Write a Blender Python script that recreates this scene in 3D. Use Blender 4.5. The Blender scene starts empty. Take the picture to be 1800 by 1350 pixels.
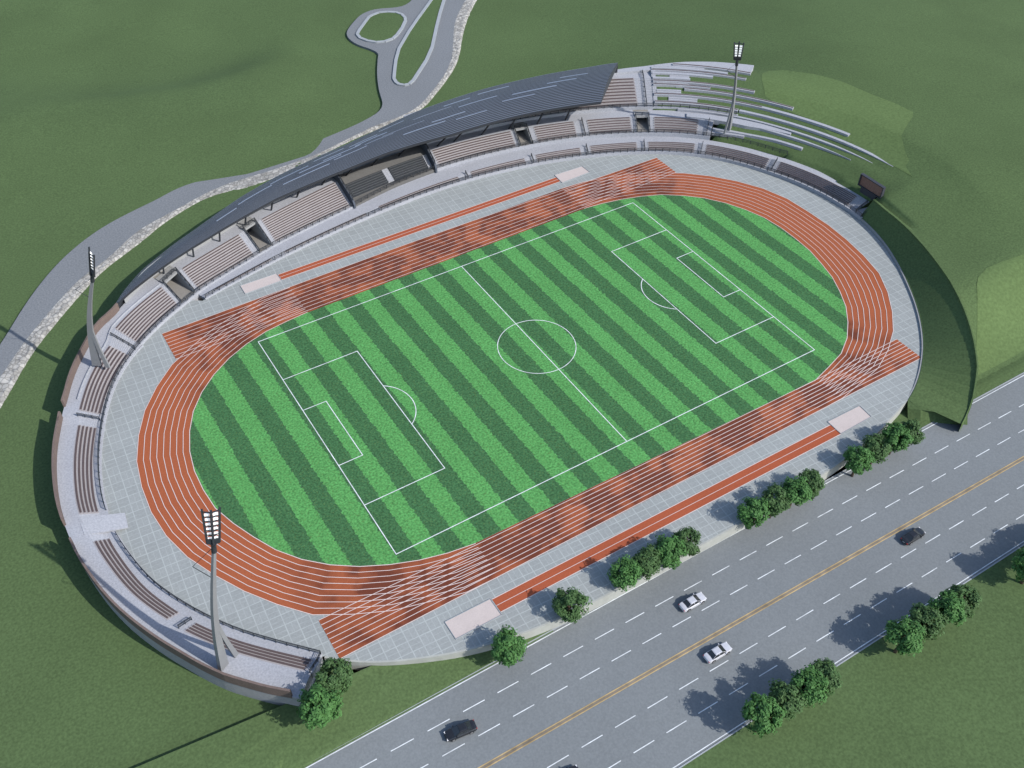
import bpy, bmesh, math, random
import numpy as np
from mathutils import Vector, Matrix, noise
from mathutils.geometry import tessellate_polygon
random.seed(7)
S = bpy.context.scene
COL = S.collection
R = math.radians

# ------------------------------------------------------------------ helpers
class MB:
    def __init__(self): self.v = []; self.f = []; self.m = []
    def add(self, vs, fs, mi=0):
        o = len(self.v); self.v += [tuple(map(float, p)) for p in vs]
        for f in fs: self.f.append(tuple(i + o for i in f)); self.m.append(mi)
    def quad(self, a, b, c, d, mi=0): self.add([a, b, c, d], [(0, 1, 2, 3)], mi)
    def box(self, c, sz, rz=0, mi=0):
        x, y, z = sz[0]/2, sz[1]/2, sz[2]/2; ca, sa = math.cos(rz), math.sin(rz)
        vs = []
        for dz in (-z, z):
            for dx, dy in ((-x, -y), (x, -y), (x, y), (-x, y)):
                vs.append((c[0]+dx*ca-dy*sa, c[1]+dx*sa+dy*ca, c[2]+dz))
        self.add(vs, [(3,2,1,0),(4,5,6,7),(0,1,5,4),(1,2,6,5),(2,3,7,6),(3,0,4,7)], mi)
    def bar(self, a, b, w, h=None, mi=0, w2=None):
        a, b = Vector(a), Vector(b); d = b-a
        if d.length < 1e-6: return
        d.normalize(); up = Vector((0,0,1)) if abs(d.z) < .95 else Vector((1,0,0))
        s = d.cross(up).normalized(); u = s.cross(d)
        h = w if h is None else h; k = 1 if w2 is None else w2/w
        vs = [a+s*x*w/2+u*y*h/2 for x, y in ((-1,-1),(1,-1),(1,1),(-1,1))] + \
             [b+s*x*w/2*k+u*y*h/2*k for x, y in ((-1,-1),(1,-1),(1,1),(-1,1))]
        self.add(vs, [(3,2,1,0),(4,5,6,7),(0,1,5,4),(1,2,6,5),(2,3,7,6),(3,0,4,7)], mi)
    def tube(self, pts, rad, n=8, mi=0, cap=True):
        rings = []
        for i, p in enumerate(pts):
            p = Vector(p); a = Vector(pts[max(i-1, 0)]); b = Vector(pts[min(i+1, len(pts)-1)])
            d = (b-a).normalized(); up = Vector((0,0,1)) if abs(d.z) < .9 else Vector((1,0,0))
            s = d.cross(up).normalized(); u = s.cross(d)
            r = rad[i] if hasattr(rad, '__len__') else rad
            rings.append([p+s*math.cos(2*math.pi*k/n)*r+u*math.sin(2*math.pi*k/n)*r for k in range(n)])
        vs = [q for r_ in rings for q in r_]; fs = []
        for i in range(len(pts)-1):
            for k in range(n): fs.append((i*n+k, i*n+(k+1) % n, (i+1)*n+(k+1) % n, (i+1)*n+k))
        if cap: fs.append(tuple(range(n))[::-1]); fs.append(tuple((len(pts)-1)*n+k for k in range(n)))
        self.add(vs, fs, mi)
    def poly(self, pts, z, mi=0, skirt=0):
        P = [Vector((p[0], p[1], z if len(p) < 3 else p[2])) for p in pts]
        t = tessellate_polygon([P]); self.add(P, t, mi)
        if skirt:
            n = len(P)
            for i in range(n):
                a, b = P[i], P[(i+1) % n]
                self.quad(a, b, (b.x, b.y, b.z-skirt), (a.x, a.y, a.z-skirt), mi)
    def build(self, name, mats, parent=None, smooth=False, recalc=True):
        me = bpy.data.meshes.new(name); me.from_pydata(self.v, [], self.f)
        mats = mats if isinstance(mats, (list, tuple)) else [mats]
        for m in mats: me.materials.append(m)
        me.polygons.foreach_set('material_index', self.m)
        if recalc:
            bm = bmesh.new(); bm.from_mesh(me); bmesh.ops.recalc_face_normals(bm, faces=bm.faces); bm.to_mesh(me); bm.free()
        if smooth: me.polygons.foreach_set('use_smooth', [True]*len(me.polygons))
        me.update()
        o = bpy.data.objects.new(name, me); COL.objects.link(o)
        if parent is not None: o.parent = parent
        return o
def up_normals(o):
    me = o.data; bm = bmesh.new(); bm.from_mesh(me); bm.normal_update()
    fl = [f for f in bm.faces if f.normal.z < -1e-4]
    bmesh.ops.reverse_faces(bm, faces=fl); bm.to_mesh(me); bm.free(); return o
def tag(o, label=None, cat=None, group=None, kind=None):
    if label: o['label'] = label
    if cat: o['category'] = cat
    if group: o['group'] = group
    if kind: o['kind'] = kind
    return o
def struct(o): o['kind'] = 'structure'; return o
def thing(name, label, cat, loc=(0,0,0), rz=0, group=None):
    o = bpy.data.objects.new(name, None); COL.objects.link(o)
    o.location = loc; o.rotation_euler = (0,0,rz); o.empty_display_size = .5
    return tag(o, label, cat, group)
def copy_tree(o, parent=None):
    kids = [c for c in COL.objects if c.parent == o]
    c = o.copy(); COL.objects.link(c); c.parent = parent
    for k in kids: copy_tree(k, c)
    return c

# ------------------------------------------------------------------ materials
def mat(name, col, rough=.8, nscale=None, namt=.15, spec=.3, metal=0, fine=None, famt=.12, bump=0, bscale=8):
    m = bpy.data.materials.new(name); m.use_nodes = True; nt = m.node_tree; b = nt.nodes['Principled BSDF']
    b.inputs['Roughness'].default_value = rough; b.inputs['Specular IOR Level'].default_value = spec; b.inputs['Metallic'].default_value = metal
    out = None
    rgb = nt.nodes.new('ShaderNodeRGB'); rgb.outputs[0].default_value = (*col, 1); out = rgb.outputs[0]
    geo = nt.nodes.new('ShaderNodeNewGeometry')
    for sc, am, det in ((nscale, namt, 3), (fine, famt, 2)):
        if sc:
            n = nt.nodes.new('ShaderNodeTexNoise'); n.inputs['Scale'].default_value = sc; n.inputs['Detail'].default_value = det
            nt.links.new(geo.outputs['Position'], n.inputs['Vector'])
            mr = nt.nodes.new('ShaderNodeMapRange'); mr.inputs[1].default_value = .25; mr.inputs[2].default_value = .75
            mr.inputs[3].default_value = 1-am; mr.inputs[4].default_value = 1+am
            nt.links.new(n.outputs['Fac'], mr.inputs[0])
            mx = nt.nodes.new('ShaderNodeVectorMath'); mx.operation = 'SCALE'
            nt.links.new(out, mx.inputs[0]); nt.links.new(mr.outputs[0], mx.inputs['Scale']); out = mx.outputs[0]
    nt.links.new(out, b.inputs['Base Color'])
    if bump:
        n = nt.nodes.new('ShaderNodeTexNoise'); n.inputs['Scale'].default_value = bscale; n.inputs['Detail'].default_value = 4
        nt.links.new(geo.outputs['Position'], n.inputs['Vector'])
        bp = nt.nodes.new('ShaderNodeBump'); bp.inputs['Strength'].default_value = bump
        nt.links.new(n.outputs['Fac'], bp.inputs['Height']); nt.links.new(bp.outputs[0], b.inputs['Normal'])
    return m
class NT:
    """tiny node graph helper on top of a mat() material"""
    def __init__(self, m): self.t = m.node_tree; self.b = self.t.nodes['Principled BSDF']
    def base(self): return self.b.inputs['Base Color'].links[0].from_socket
    def setbase(self, s): self.t.links.new(s, self.b.inputs['Base Color'])
    def val(self, x, sock):
        if isinstance(x, (int, float)): sock.default_value = x
        else: self.t.links.new(x, sock)
    def math(self, op, a, b=0, c=None):
        n = self.t.nodes.new('ShaderNodeMath'); n.operation = op
        self.val(a, n.inputs[0]); self.val(b, n.inputs[1])
        if c is not None: self.val(c, n.inputs[2])
        return n.outputs[0]
    def pos(self):
        g = self.t.nodes.new('ShaderNodeNewGeometry'); s = self.t.nodes.new('ShaderNodeSeparateXYZ')
        self.t.links.new(g.outputs['Position'], s.inputs[0]); return s.outputs[0], s.outputs[1], s.outputs[2], g.outputs['Position']
    def noise(self, vec, scale, det=3, lo=.4, hi=.6):
        n = self.t.nodes.new('ShaderNodeTexNoise'); n.inputs['Scale'].default_value = scale; n.inputs['Detail'].default_value = det
        self.t.links.new(vec, n.inputs['Vector'])
        mr = self.t.nodes.new('ShaderNodeMapRange'); mr.inputs[1].default_value = lo; mr.inputs[2].default_value = hi
        self.t.links.new(n.outputs['Fac'], mr.inputs[0]); return mr.outputs[0]
    def scale(self, col, f):
        n = self.t.nodes.new('ShaderNodeVectorMath'); n.operation = 'SCALE'; self.t.links.new(col, n.inputs[0]); self.val(f, n.inputs['Scale']); return n.outputs[0]
    def mix(self, f, a, b):
        n = self.t.nodes.new('ShaderNodeMix'); n.data_type = 'RGBA'; self.val(f, n.inputs[0])
        for x, s in ((a, n.inputs[6]), (b, n.inputs[7])):
            if isinstance(x, tuple): s.default_value = (*x, 1)
            else: self.t.links.new(x, s)
        return n.outputs[2]

M = {}
M['grass'] = mat('grass', (.066,.102,.042), .95, .035, .09, .1, fine=2.2, famt=.22)
M['sun_tinted_grass'] = mat('sun_tinted_grass', (.084,.127,.049), .95, .05, .06, .1, fine=1.6, famt=.18)  # grass colour brightened to paint sunlight on the hill slopes
M['sun_tinted_grass2'] = mat('sun_tinted_grass_mid', (.068,.107,.046), .95, .05, .06, .1, fine=1.6, famt=.18)
M['asphalt'] = mat('asphalt', (.150,.164,.173), .9, .04, .07, .2, fine=3.0, famt=.11)
M['pathstone'] = mat('path_asphalt', (.150,.160,.172), .9, .05, .05, .2, fine=2.5, famt=.22)
M['white'] = mat('white_paint', (.55,.58,.60), .8, .6, .25, .2)
M['lane'] = mat('lane_paint', (.52,.44,.42), .8, .8, .06, .2)
M['yellow'] = mat('yellow_paint', (.36,.265,.13), .8, .5, .35, .2)
M['yellowbrown'] = mat('worn_centre', (.17,.145,.115), .9, .5, .3, .2)
M['concrete'] = mat('concrete', (.285,.295,.325), .9, .12, .05, .2, fine=3.0, famt=.16)
M['wallgrey'] = mat('wall_concrete', (.24,.245,.25), .9, .2, .08, .2, fine=2.0, famt=.08)
M['tread'] = mat('seat_tread', (.265,.25,.258), .9, .3, .05, .2, fine=3.0, famt=.08)
M['board'] = mat('bench_board', (.078,.058,.057), .7, .8, .12, .3)
M['cladding'] = mat('brown_cladding', (.128,.096,.085), .75, .6, .10, .3, fine=3, famt=.12)
M['dark'] = mat('dark_metal', (.022,.026,.032), .5, spec=.4)
M['darkseat'] = mat('dark_seats', (.028,.032,.038), .5, 1, .2, .4)
M['vipwall'] = mat('dark_wall', (.055,.065,.085), .8, .4, .1)
M['beige'] = mat('beige_concrete', (.20,.190,.175), .9, .3, .06, .2, fine=2.5, famt=.08)
M['seatedge'] = mat('seat_edge', (.085,.09,.095), .7)
M['apron'] = mat('apron_concrete', (.108,.106,.103), .9, .3, .06, .2, fine=2.5, famt=.08)
M['roof'] = mat('roof_metal', (.033,.037,.045), .45, .05, .10, .5, .35)
M['roofrib'] = mat('roof_rib', (.115,.132,.160), .4, .05, .10, .5, .3)
M['roofstrip'] = mat('roof_skylight', (.15,.185,.25), .3, spec=.5)
M['mast'] = mat('mast_steel', (.165,.172,.182), .55, .3, .06, .4)
M['lampwhite'] = mat('lamp_lens', (.85,.86,.86), .4)
M['lampwhite'].node_tree.nodes['Principled BSDF'].inputs['Emission Color'].default_value = (1,.98,.95,1); M['lampwhite'].node_tree.nodes['Principled BSDF'].inputs['Emission Strength'].default_value = .22
M['sand'] = mat('sand', (.42,.37,.355), .95, .6, .04, .1, fine=4, famt=.06)
M['screen'] = mat('screen_face', (.17,.10,.08), .6, 2.5, .25)
M['frame'] = mat('screen_frame', (.035,.038,.048), .6, 1, .1)
M['kerb'] = mat('kerb_stone', (.26,.28,.30), .85, .4, .06, .2)
M['cream'] = mat('cream_wall', (.34,.345,.33), .9, .25, .06, .2, fine=1.2, famt=.05)
M['tyre'] = mat('tyre', (.012,.012,.013), .8)
M['rim'] = mat('rim_alloy', (.35,.35,.36), .35, metal=.7)
M['glass'] = mat('car_glass', (.02,.024,.028), .08, spec=.7)
M['carwhite'] = mat('silver_white_paint', (.44,.45,.49), .25, spec=.6, metal=.1)
M['carblack'] = mat('black_paint', (.014,.015,.018), .22, spec=.6)
M['redlamp'] = mat('red_lens', (.30,.02,.015), .25)
M['clearlamp'] = mat('clear_lens', (.6,.6,.62), .15)
M['bark'] = mat('bark', (.09,.065,.045), .9, 3, .2)

def stone_mat():
    m = mat('rubble_stone', (.30,.295,.28), .95, .5, .10, .1, bump=.6, bscale=1.2); g = NT(m)
    x, y, z, p = g.pos()
    v = g.t.nodes.new('ShaderNodeTexVoronoi'); v.inputs['Scale'].default_value = .95; g.t.links.new(p, v.inputs['Vector'])
    w = g.t.nodes.new('ShaderNodeTexVoronoi'); w.feature = 'DISTANCE_TO_EDGE'; w.inputs['Scale'].default_value = .95; g.t.links.new(p, w.inputs['Vector'])
    s = g.t.nodes.new('ShaderNodeSeparateColor'); g.t.links.new(v.outputs['Color'], s.inputs[0])
    f = g.math('MULTIPLY_ADD', s.outputs[0], .5, .72)
    e = g.math('MULTIPLY_ADD', g.math('MINIMUM', g.math('MULTIPLY', w.outputs['Distance'], 7), 1), .45, .55)
    g.setbase(g.scale(g.base(), g.math('MULTIPLY', f, e))); return m
M['rubble'] = stone_mat()

def turf_mat():
    m = mat('turf', (1,1,1), .9, .03, .03, .1); g = NT(m); x, y, z, p = g.pos()
    u = g.math('ADD', g.math('SUBTRACT', x, .2), g.math('MULTIPLY', g.math('SUBTRACT', y, 33.5), .020))
    wob = g.noise(p, 1.4, 2, .3, .7); u = g.math('MULTIPLY_ADD', wob, .5, u)
    fr = g.math('FRACT', g.math('ADD', g.math('DIVIDE', u, 7.72), 40.0))
    st = g.math('GREATER_THAN', fr, .5)
    col = g.mix(st, (.038,.106,.043), (.071,.228,.067))
    n1 = g.math('MULTIPLY_ADD', g.noise(p, 2.4, 3, .3, .7), .8, .6)
    n2 = g.math('MULTIPLY_ADD', g.noise(p, .09, 3, .3, .7), .12, .94)
    col = g.scale(col, g.math('MULTIPLY', n1, n2))
    yel = g.mix(g.math('MULTIPLY', g.noise(p, 3.3, 2, .58, .68), .35), col, (.13,.19,.055))
    g.setbase(yel); return m
M['turf'] = turf_mat()

def track_mat():
    m = mat('track_rubber', (.272,.078,.034), .9, .1, .04, .15, fine=3.2, famt=.10); g = NT(m); x, y, z, p = g.pos()
    mask = g.math('SUBTRACT', 1, g.math('MINIMUM', g.math('MAXIMUM', g.math('DIVIDE', g.math('SUBTRACT', g.math('ABSOLUTE', x), 62), 12), 0), 1))
    b = g.noise(p, .15, 2.5, .38, .60)
    g2 = g.math('MULTIPLY_ADD', g.noise(p, .3, 2, .3, .7), .7, .35)
    f = g.math('MULTIPLY', g.math('MULTIPLY', b, mask), g2)
    f = g.math('MINIMUM', g.math('MULTIPLY_ADD', mask, .10, g.math('MULTIPLY', f, 1.15)), .80)
    g.setbase(g.mix(f, g.base(), (.075,.022,.015))); return m
M['track'] = track_mat()
M['runway'] = mat('runway_rubber', (.28,.072,.034), .9, .1, .05, .15, fine=3.0, famt=.10)

def paving_mat(name='paving', col=(.232,.248,.248)):
    m = mat(name, col, .85, .05, .05, .2, fine=2.6, famt=.10); g = NT(m); x, y, z, p = g.pos()
    a = R(-3.5)
    X = g.math('ADD', g.math('MULTIPLY', x, math.cos(a)), g.math('MULTIPLY', y, math.sin(a)))
    Y = g.math('SUBTRACT', g.math('MULTIPLY', y, math.cos(a)), g.math('MULTIPLY', x, math.sin(a)))
    T = 2.15
    fx = g.math('FRACT', g.math('ADD', g.math('DIVIDE', X, T), 100.0)); fy = g.math('FRACT', g.math('ADD', g.math('DIVIDE', Y, T), 100.0))
    ix = g.math('FLOOR', g.math('ADD', g.math('DIVIDE', X, T), 100.0)); iy = g.math('FLOOR', g.math('ADD', g.math('DIVIDE', Y, T), 100.0))
    ex = g.math('LESS_THAN', g.math('ABSOLUTE', g.math('SUBTRACT', fx, .5)), .455); ey = g.math('LESS_THAN', g.math('ABSOLUTE', g.math('SUBTRACT', fy, .5)), .455)
    big = g.math('SUBTRACT', 1, g.math('MULTIPLY', ex, ey))
    wn = g.t.nodes.new('ShaderNodeTexWhiteNoise'); wn.noise_dimensions = '2D'
    cb = g.t.nodes.new('ShaderNodeCombineXYZ'); g.t.links.new(ix, cb.inputs[0]); g.t.links.new(iy, cb.inputs[1]); g.t.links.new(cb.outputs[0], wn.inputs['Vector'])
    pick = g.math('GREATER_THAN', wn.outputs['Value'], .5)
    fs = g.math('ADD', g.math('MULTIPLY', pick, fx), g.math('MULTIPLY', g.math('SUBTRACT', 1, pick), fy))
    sub = g.math('GREATER_THAN', g.math('ABSOLUTE', g.math('SUBTRACT', g.math('FRACT', g.math('MULTIPLY', fs, 2.0)), .5)), .44)
    f = g.math('MAXIMUM', g.math('MULTIPLY', big, .55), g.math('MULTIPLY', sub, .30))
    f = g.math('MULTIPLY', f, g.math('MULTIPLY_ADD', g.noise(p, .4, 3, .3, .7), .7, .5))
    c = g.scale(g.base(), g.math('MULTIPLY_ADD', wn.outputs['Value'], .08, .96))
    edge = g.mix(f, c, (.36,.39,.385))
    g.setbase(edge); return m
M['paving'] = paving_mat()
M['podium'] = mat('podium_wall', (.30,.31,.29), .9, .3, .06, .2, fine=.8, famt=.08)

def plank_cladding():
    m = M['cladding']; g = NT(m); x, y, z, p = g.pos()
    fr = g.math('FRACT', g.math('MULTIPLY', z, 2.6)); ln = g.math('LESS_THAN', fr, .14)
    g.setbase(g.scale(g.base(), g.math('MULTIPLY_ADD', ln, -.35, 1)))
plank_cladding()

def leaf_mat(name, col):
    m = mat(name, col, .7, 1.1, .30, .25, fine=4, famt=.2)
    nt = m.node_tree; b = nt.nodes['Principled BSDF']
    tr = nt.nodes.new('ShaderNodeBsdfTranslucent'); tr.inputs[0].default_value = (col[0]*1.3, col[1]*1.4, col[2]*.8, 1)
    mx = nt.nodes.new('ShaderNodeMixShader'); mx.inputs[0].default_value = .22
    nt.links.new(b.outputs[0], mx.inputs[1]); nt.links.new(tr.outputs[0], mx.inputs[2]); nt.links.new(mx.outputs[0], nt.nodes['Material Output'].inputs[0])
    return m
M['leafA'] = leaf_mat('leaf_bright', (.060,.150,.042))
M['leafB'] = leaf_mat('leaf_dull', (.058,.115,.040))

# ------------------------------------------------------------------ base curve of the bowl (plan of the paved plaza), clockwise
BP = [(-71.3,-46.2),(-74.3,-43.0),(-78.5,-38.5),(-82.7,-33.6),(-86.6,-27.7),(-89.7,-21.8),(-92.0,-16.3),(-93.5,-9.7),(-94.5,-3.0),(-94.4,5.3),(-93.5,11.2),(-92.1,17.1),(-90.1,23.0),(-87.7,28.9),(-84.7,34.9),(-81.0,40.2),(-76.2,45.1),(-70,49.2),(-62,52.6),(-54.7,54.9),(-48.6,56.4),(-42.2,58),(-35.4,59.6),(-25.6,61.4),(-15.7,62.9),(-5,64.2),(6,65.1),(16.2,65.2),(24.8,64.7),(33.3,63.6),(41.7,62.0),(49.8,59.8),(57.7,57.1),(65.3,53.9),(72.6,50.0),(79.2,45.3),(84.6,39.8),(89.3,33.1),(93.2,25.6),(96.4,17.7),(98.2,10.2),(98.9,3.1),(99,-1.5),(97.9,-7.9),(95.7,-14.6),(92.6,-21),(88.7,-27.6),(83.9,-34.7),(78.4,-41.2),(72.4,-46.8),(64.9,-52),(58.5,-55),(50,-57.3),(40,-59.2),(26.6,-60.6),(13,-60.9),(0.9,-60.9),(-12,-60.7),(-23.4,-60.4),(-32,-60.1),(-40.7,-59.2),(-51.2,-56.9),(-60.3,-53.3),(-66.4,-50.1)]
P_ = np.array(BP, float)
for _ in range(2):
    Q_ = np.roll(P_, -1, 0); P_ = np.stack([.75*P_+.25*Q_, .25*P_+.75*Q_], 1).reshape(-1, 2)
C_ = np.vstack([P_, P_[:1]]); L_ = np.r_[0, np.cumsum(np.hypot(*np.diff(C_, axis=0).T))]
LEN = L_[-1]; NC = int(LEN); t_ = np.linspace(0, LEN, NC, endpoint=False)
CV = np.stack([np.interp(t_, L_, C_[:,0]), np.interp(t_, L_, C_[:,1])], 1); STEP = LEN/NC
T_ = np.roll(CV, -2, 0)-np.roll(CV, 2, 0); T_ /= np.hypot(*T_.T)[:,None]
NM = np.stack([-T_[:,1], T_[:,0]], 1)
def pos(s, d, z=0.0):
    f = (s/STEP) % NC; i = int(f); j = (i+1) % NC; a = f-i
    p = CV[i]*(1-a)+CV[j]*a; n = NM[i]*(1-a)+NM[j]*a
    return (p[0]+n[0]*d, p[1]+n[1]*d, z)
def ang(s):
    f = int(s/STEP) % NC; return math.atan2(T_[f][1], T_[f][0])
def tab(*pairs):
    xs = [p[0] for p in pairs]; ys = [p[1] for p in pairs]
    return lambda s: float(np.interp(s, xs, ys))
def sweep(mb, s0, s1, prof, step=1.6, closed=True, mi=0, caps=True):
    n = max(1, math.ceil((s1-s0)/step)); rings = []
    for i in range(n+1):
        s = s0+(s1-s0)*i/n; rings.append([pos(s, d, z) for d, z in prof(s)])
    K = len(rings[0]); vs = [p for r in rings for p in r]; fs = []
    for i in range(n):
        for k in range(K if closed else K-1):
            k2 = (k+1) % K; fs.append((i*K+k, i*K+k2, (i+1)*K+k2, (i+1)*K+k))
    if closed and caps: fs.append(tuple(range(K))); fs.append(tuple(n*K+k for k in range(K)))
    mb.add(vs, fs, mi)
def rect(d0, d1, z0, z1): return [(d0,z0),(d1,z0),(d1,z1),(d0,z1)]
def railing(pts, h=1.1, gap=2.0, name='railing', parent=None, mids=(.25,.5,.75)):
    mb = MB(); pts = [Vector(p) for p in pts]; acc = 0
    for i in range(len(pts)-1):
        a, b = pts[i], pts[i+1]; up = Vector((0,0,1))
        mb.bar(a+up*h, b+up*h, .11, .09)
        for m in mids: mb.bar(a+up*h*m, b+up*h*m, .055, .055)
        L = (b-a).length; k = max(1, round(L/gap))
        for j in range(k+(1 if i == len(pts)-2 else 0)):
            p = a.lerp(b, j/k); mb.bar(p, p+up*h, .13, .13)
    return mb.build(name, M['dark'], parent)
def rail_s(s0, s1, dfn, zfn, parent, h=1.1, step=2.0):
    n = max(1, round((s1-s0)/step))
    return railing([pos(s0+(s1-s0)*i/n, dfn(s0+(s1-s0)*i/n), zfn(s0+(s1-s0)*i/n)) for i in range(n+1)], h, 2.0, 'railing', parent)

# ------------------------------------------------------------------ level tables of the stands (s = metres along the base curve)
dU = tab((-2,0),(100,0),(108,.6),(118,2.0),(123,2.9),(140,4.0),(146,4.4),(168,5.0),(182,6.3),(194,6.7),(238,6.6),(256,6.0),(290,6.1),(291,6.4))
zF = tab((0,.6),(118,.7),(140,1.2),(168,1.6),(182,2.2),(200,2.4),(220,2.7),(240,3.0),(260,3.3),(280,3.6),(318,3.8))
R0 = tab((0,1.6),(22.6,2.0),(26,1.9),(48.5,1.5),(55,1.5),(77.5,1.2),(81,.9),(99,.6),(102.5,.7),(116.5,2.7),(123,3.7),(139,4.7),(146,5.2),(168,5.7),(182,7.2),(196,7.5),(218,7.2),(236,7.2),(250,6.9),(270,6.6))
R1 = tab((0,4.4),(22.6,4.6),(26,4.4),(48.5,4.2),(55,4.7),(77.5,4.5),(81,4.8),(99,4.9),(102.5,6.2),(116.5,7.6),(123,9.1),(139,10.1),(146,10.7),(168,12.2),(196,12),(218,11.7),(236,11.5),(250,11.4),(270,10.9))
zB = tab((0,1.95),(48.5,1.95),(55,2.25),(77.5,2.25),(81,2.6),(99,2.7),(102.5,3.5),(116.5,3.7),(123,4.1),(139,4.6),(146,5.3),(168,5.7),(196,4.9),(218,5.1),(236,5.3),(270,5.6))
dO = tab((-2,8.8),(5,9.3),(12,9.3),(20,8.5),(35,7.7),(50,7.4),(72,7.9),(85,7.8),(95,8.7),(100,9.5),(105,9.0),(110,10.2),(116,12.1),(125,12.4),(135,13.4),(150,14.6),(168,15.6),(194,17))
zL = tab((122,.35),(140,.55),(175,.8),(318,.9))
zC = tab((121,0.05),(125,.5),(145,.85),(174,1.2),(200,1.5),(222,1.8),(238,2.0),(255,2.1),(270,2.3),(290,2.5),(318,2.6))
GW = -1.9     # lawn level west and north
GR = -2.5     # road level

# ------------------------------------------------------------------ curved terrace (west) and grandstand (north)
west = thing('curved_terrace', 'low curved terrace with brown parapet around the left end of the track', 'stand', (0,0,0))
north = thing('grandstand', 'long grandstand with rows of brown benches under a ribbed dark grey curved roof', 'grandstand', (0,0,0))

def steps_profile(d0, z0, n, p, r, drop=.5):
    pts = [(d0, z0-drop), (d0, z0)]
    for i in range(n): pts += [(d0+i*p, z0+(i+1)*r), (d0+(i+1)*p, z0+(i+1)*r)]
    pts.append((d0+n*p, z0-drop)); return pts
def seat_block(s0, s1, n, parent, r0=R0, r1=R1, z0=zF, z1=zB, board=True, bw=.52, mats=None, extra=0):
    mb = MB()
    def prof(s):
        a, b = r0(s), r1(s); return steps_profile(a, z0(s), n, (b-a)/n, (z1(s)-z0(s))/n, .3)
    sweep(mb, s0, s1, prof)
    o = mb.build('seating_steps', (mats or [M['tread'], M['board']])[0], parent)
    if board:
        bb = MB()
        for i in range(n+extra):
            def bp(s, i=i):
                a, b = r0(s), r1(s); p = (b-a)/n; z = z0(s)+(z1(s)-z0(s))/n*(i+1); d = a+i*p+p*.06
                return rect(d, d+p*bw, z+.003, z+.10)
            sweep(bb, s0+.25, s1-.25, bp)
        bb.build('bench_boards', (mats or [0, M['board']])[1], o)
    return o
def stair(s0, s1, n, parent, r0=R0, r1=R1, z0=zF, z1=zB):
    mb = MB(); sweep(mb, s0, s1, lambda s: steps_profile(r0(s), z0(s)-.004, n, (r1(s)-r0(s))/n, (z1(s)-z0(s))/n, .3)); return mb.build('stair_flight', M['concrete'], parent)
def rake_rail(s, parent, r0=R0, r1=R1, z0=zF, z1=zB, up=0):
    return railing([pos(s, r0(s)-.2, z0(s)+up), pos(s, r1(s), z1(s)+up)], 1.0, 1.6, 'railing', parent)
def body(s0, s1, parent, mk='concrete', zbase=-2.3, back=None, name='terrace_body'):
    """solid concrete under the seats: front wall, front walkway, raked core and concourse"""
    mb = MB(); bk = back or dO
    def prof(s):
        a, b, f, g = R0(s), R1(s), zF(s), zB(s)
        return [(dU(s), zbase), (dU(s), f), (a+.01, f), (a+.02, f-.45), (b-.05, g-.6), (b+.002, g), (bk(s), g), (bk(s), zbase)]
    sweep(mb, s0, s1, prof); return mb.build(name, M[mk], parent)
VOMS = [(117.4,121.9),(141.0,144.8)]
def vomitory(s0, s1, parent, dd=3.0):
    mb = MB()
    sweep(mb, s0, s1, lambda s: rect(dU(s), R0(s)-.25, -2.3, zF(s)), mi=3); sweep(mb, s0, s1, lambda s: rect(R0(s)-.249, R1(s)+dd, -2.3, zF(s)-.03), mi=0)
    for sa, sb in ((s0, s0+.3), (s1-.3, s1)):
        sweep(mb, sa, sb, lambda s: [(R0(s)-.3, zF(s)-.3),(R0(s)-.3, zF(s)+.1),(R1(s)+.1, zB(s)+.25),(R1(s)+dd, zB(s)+.25),(R1(s)+dd, zF(s)-.3)], mi=1)
    a, b = s0+.3, s1-.3
    sweep(mb, a, b, lambda s: rect(R1(s)-.1, R1(s)+dd, zB(s)-.32, zB(s)+.2), mi=1)           # lintel and slab over the tunnel
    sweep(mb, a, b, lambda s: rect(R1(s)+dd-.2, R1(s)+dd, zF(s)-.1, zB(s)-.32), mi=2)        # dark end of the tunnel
    sweep(mb, s0, s1, lambda s: rect(R1(s)+dd+.002, dO(s), -2.3, zB(s)-.003), mi=0)
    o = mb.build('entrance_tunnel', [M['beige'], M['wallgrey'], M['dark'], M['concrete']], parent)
    P = [pos(s0+.15, R0(s0)-.2, zF(s0)+.1), pos(s0+.15, R1(s0)+.3, zB(s0)+.25), pos(s1-.15, R1(s1)+.3, zB(s1)+.25), pos(s1-.15, R0(s1)-.2, zF(s1)+.1)]
    railing(P, 1.0, 1.7, 'railing', o)

# west terrace
body(0, 117.4, west)
for s0, s1, n in ((.9,22.6,4),(26.2,48.4,4),(55.2,77.4,5),(81,98.8,6),(102.6,116.6,9)): seat_block(s0, s1, n, west)
for s0, s1, n in ((-.2,.9,8),(22.6,26.2,8),(77.4,81,10),(98.8,102.6,12),(116.6,117.4,18)): stair(s0, s1, n, west)
for s in (23.6, 79.6, 101.0): rake_rail(s, west)
# level entrance gap with its tilted slab
mb = MB(); sweep(mb, 48.4, 55.2, lambda s: [(R0(s)-.01, zF(s)+.002),(R1(s), zB(s)+.004),(R1(s), zF(s)-.3),(R0(s), zF(s)-.3)]); mb.build('entrance_landing', M['concrete'], west)
mb = MB()
A = [pos(50.4, 5.0, 2.15), pos(54.5, 4.9, 2.25), pos(53.2, -2.7, .32), pos(49.3, -2.2, .32)]
mb.add(A+[(x, y, z-.28) for x, y, z in A], [(0,1,2,3),(7,6,5,4),(0,4,5,1),(1,5,6,2),(2,6,7,3),(3,7,4,0)])
mb.build('entrance_ramp', M['concrete'], west)
rail_s(.1, 48.6, lambda s: dU(s)+.15, zF, west); rail_s(55.3, 118.6, lambda s: dU(s)+.15, zF, west)
railing([pos(.1,.15,.6), pos(.1,1.6,.6), pos(.1,4.4,1.95)], 1.0, 1.3, 'railing', west)
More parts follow.
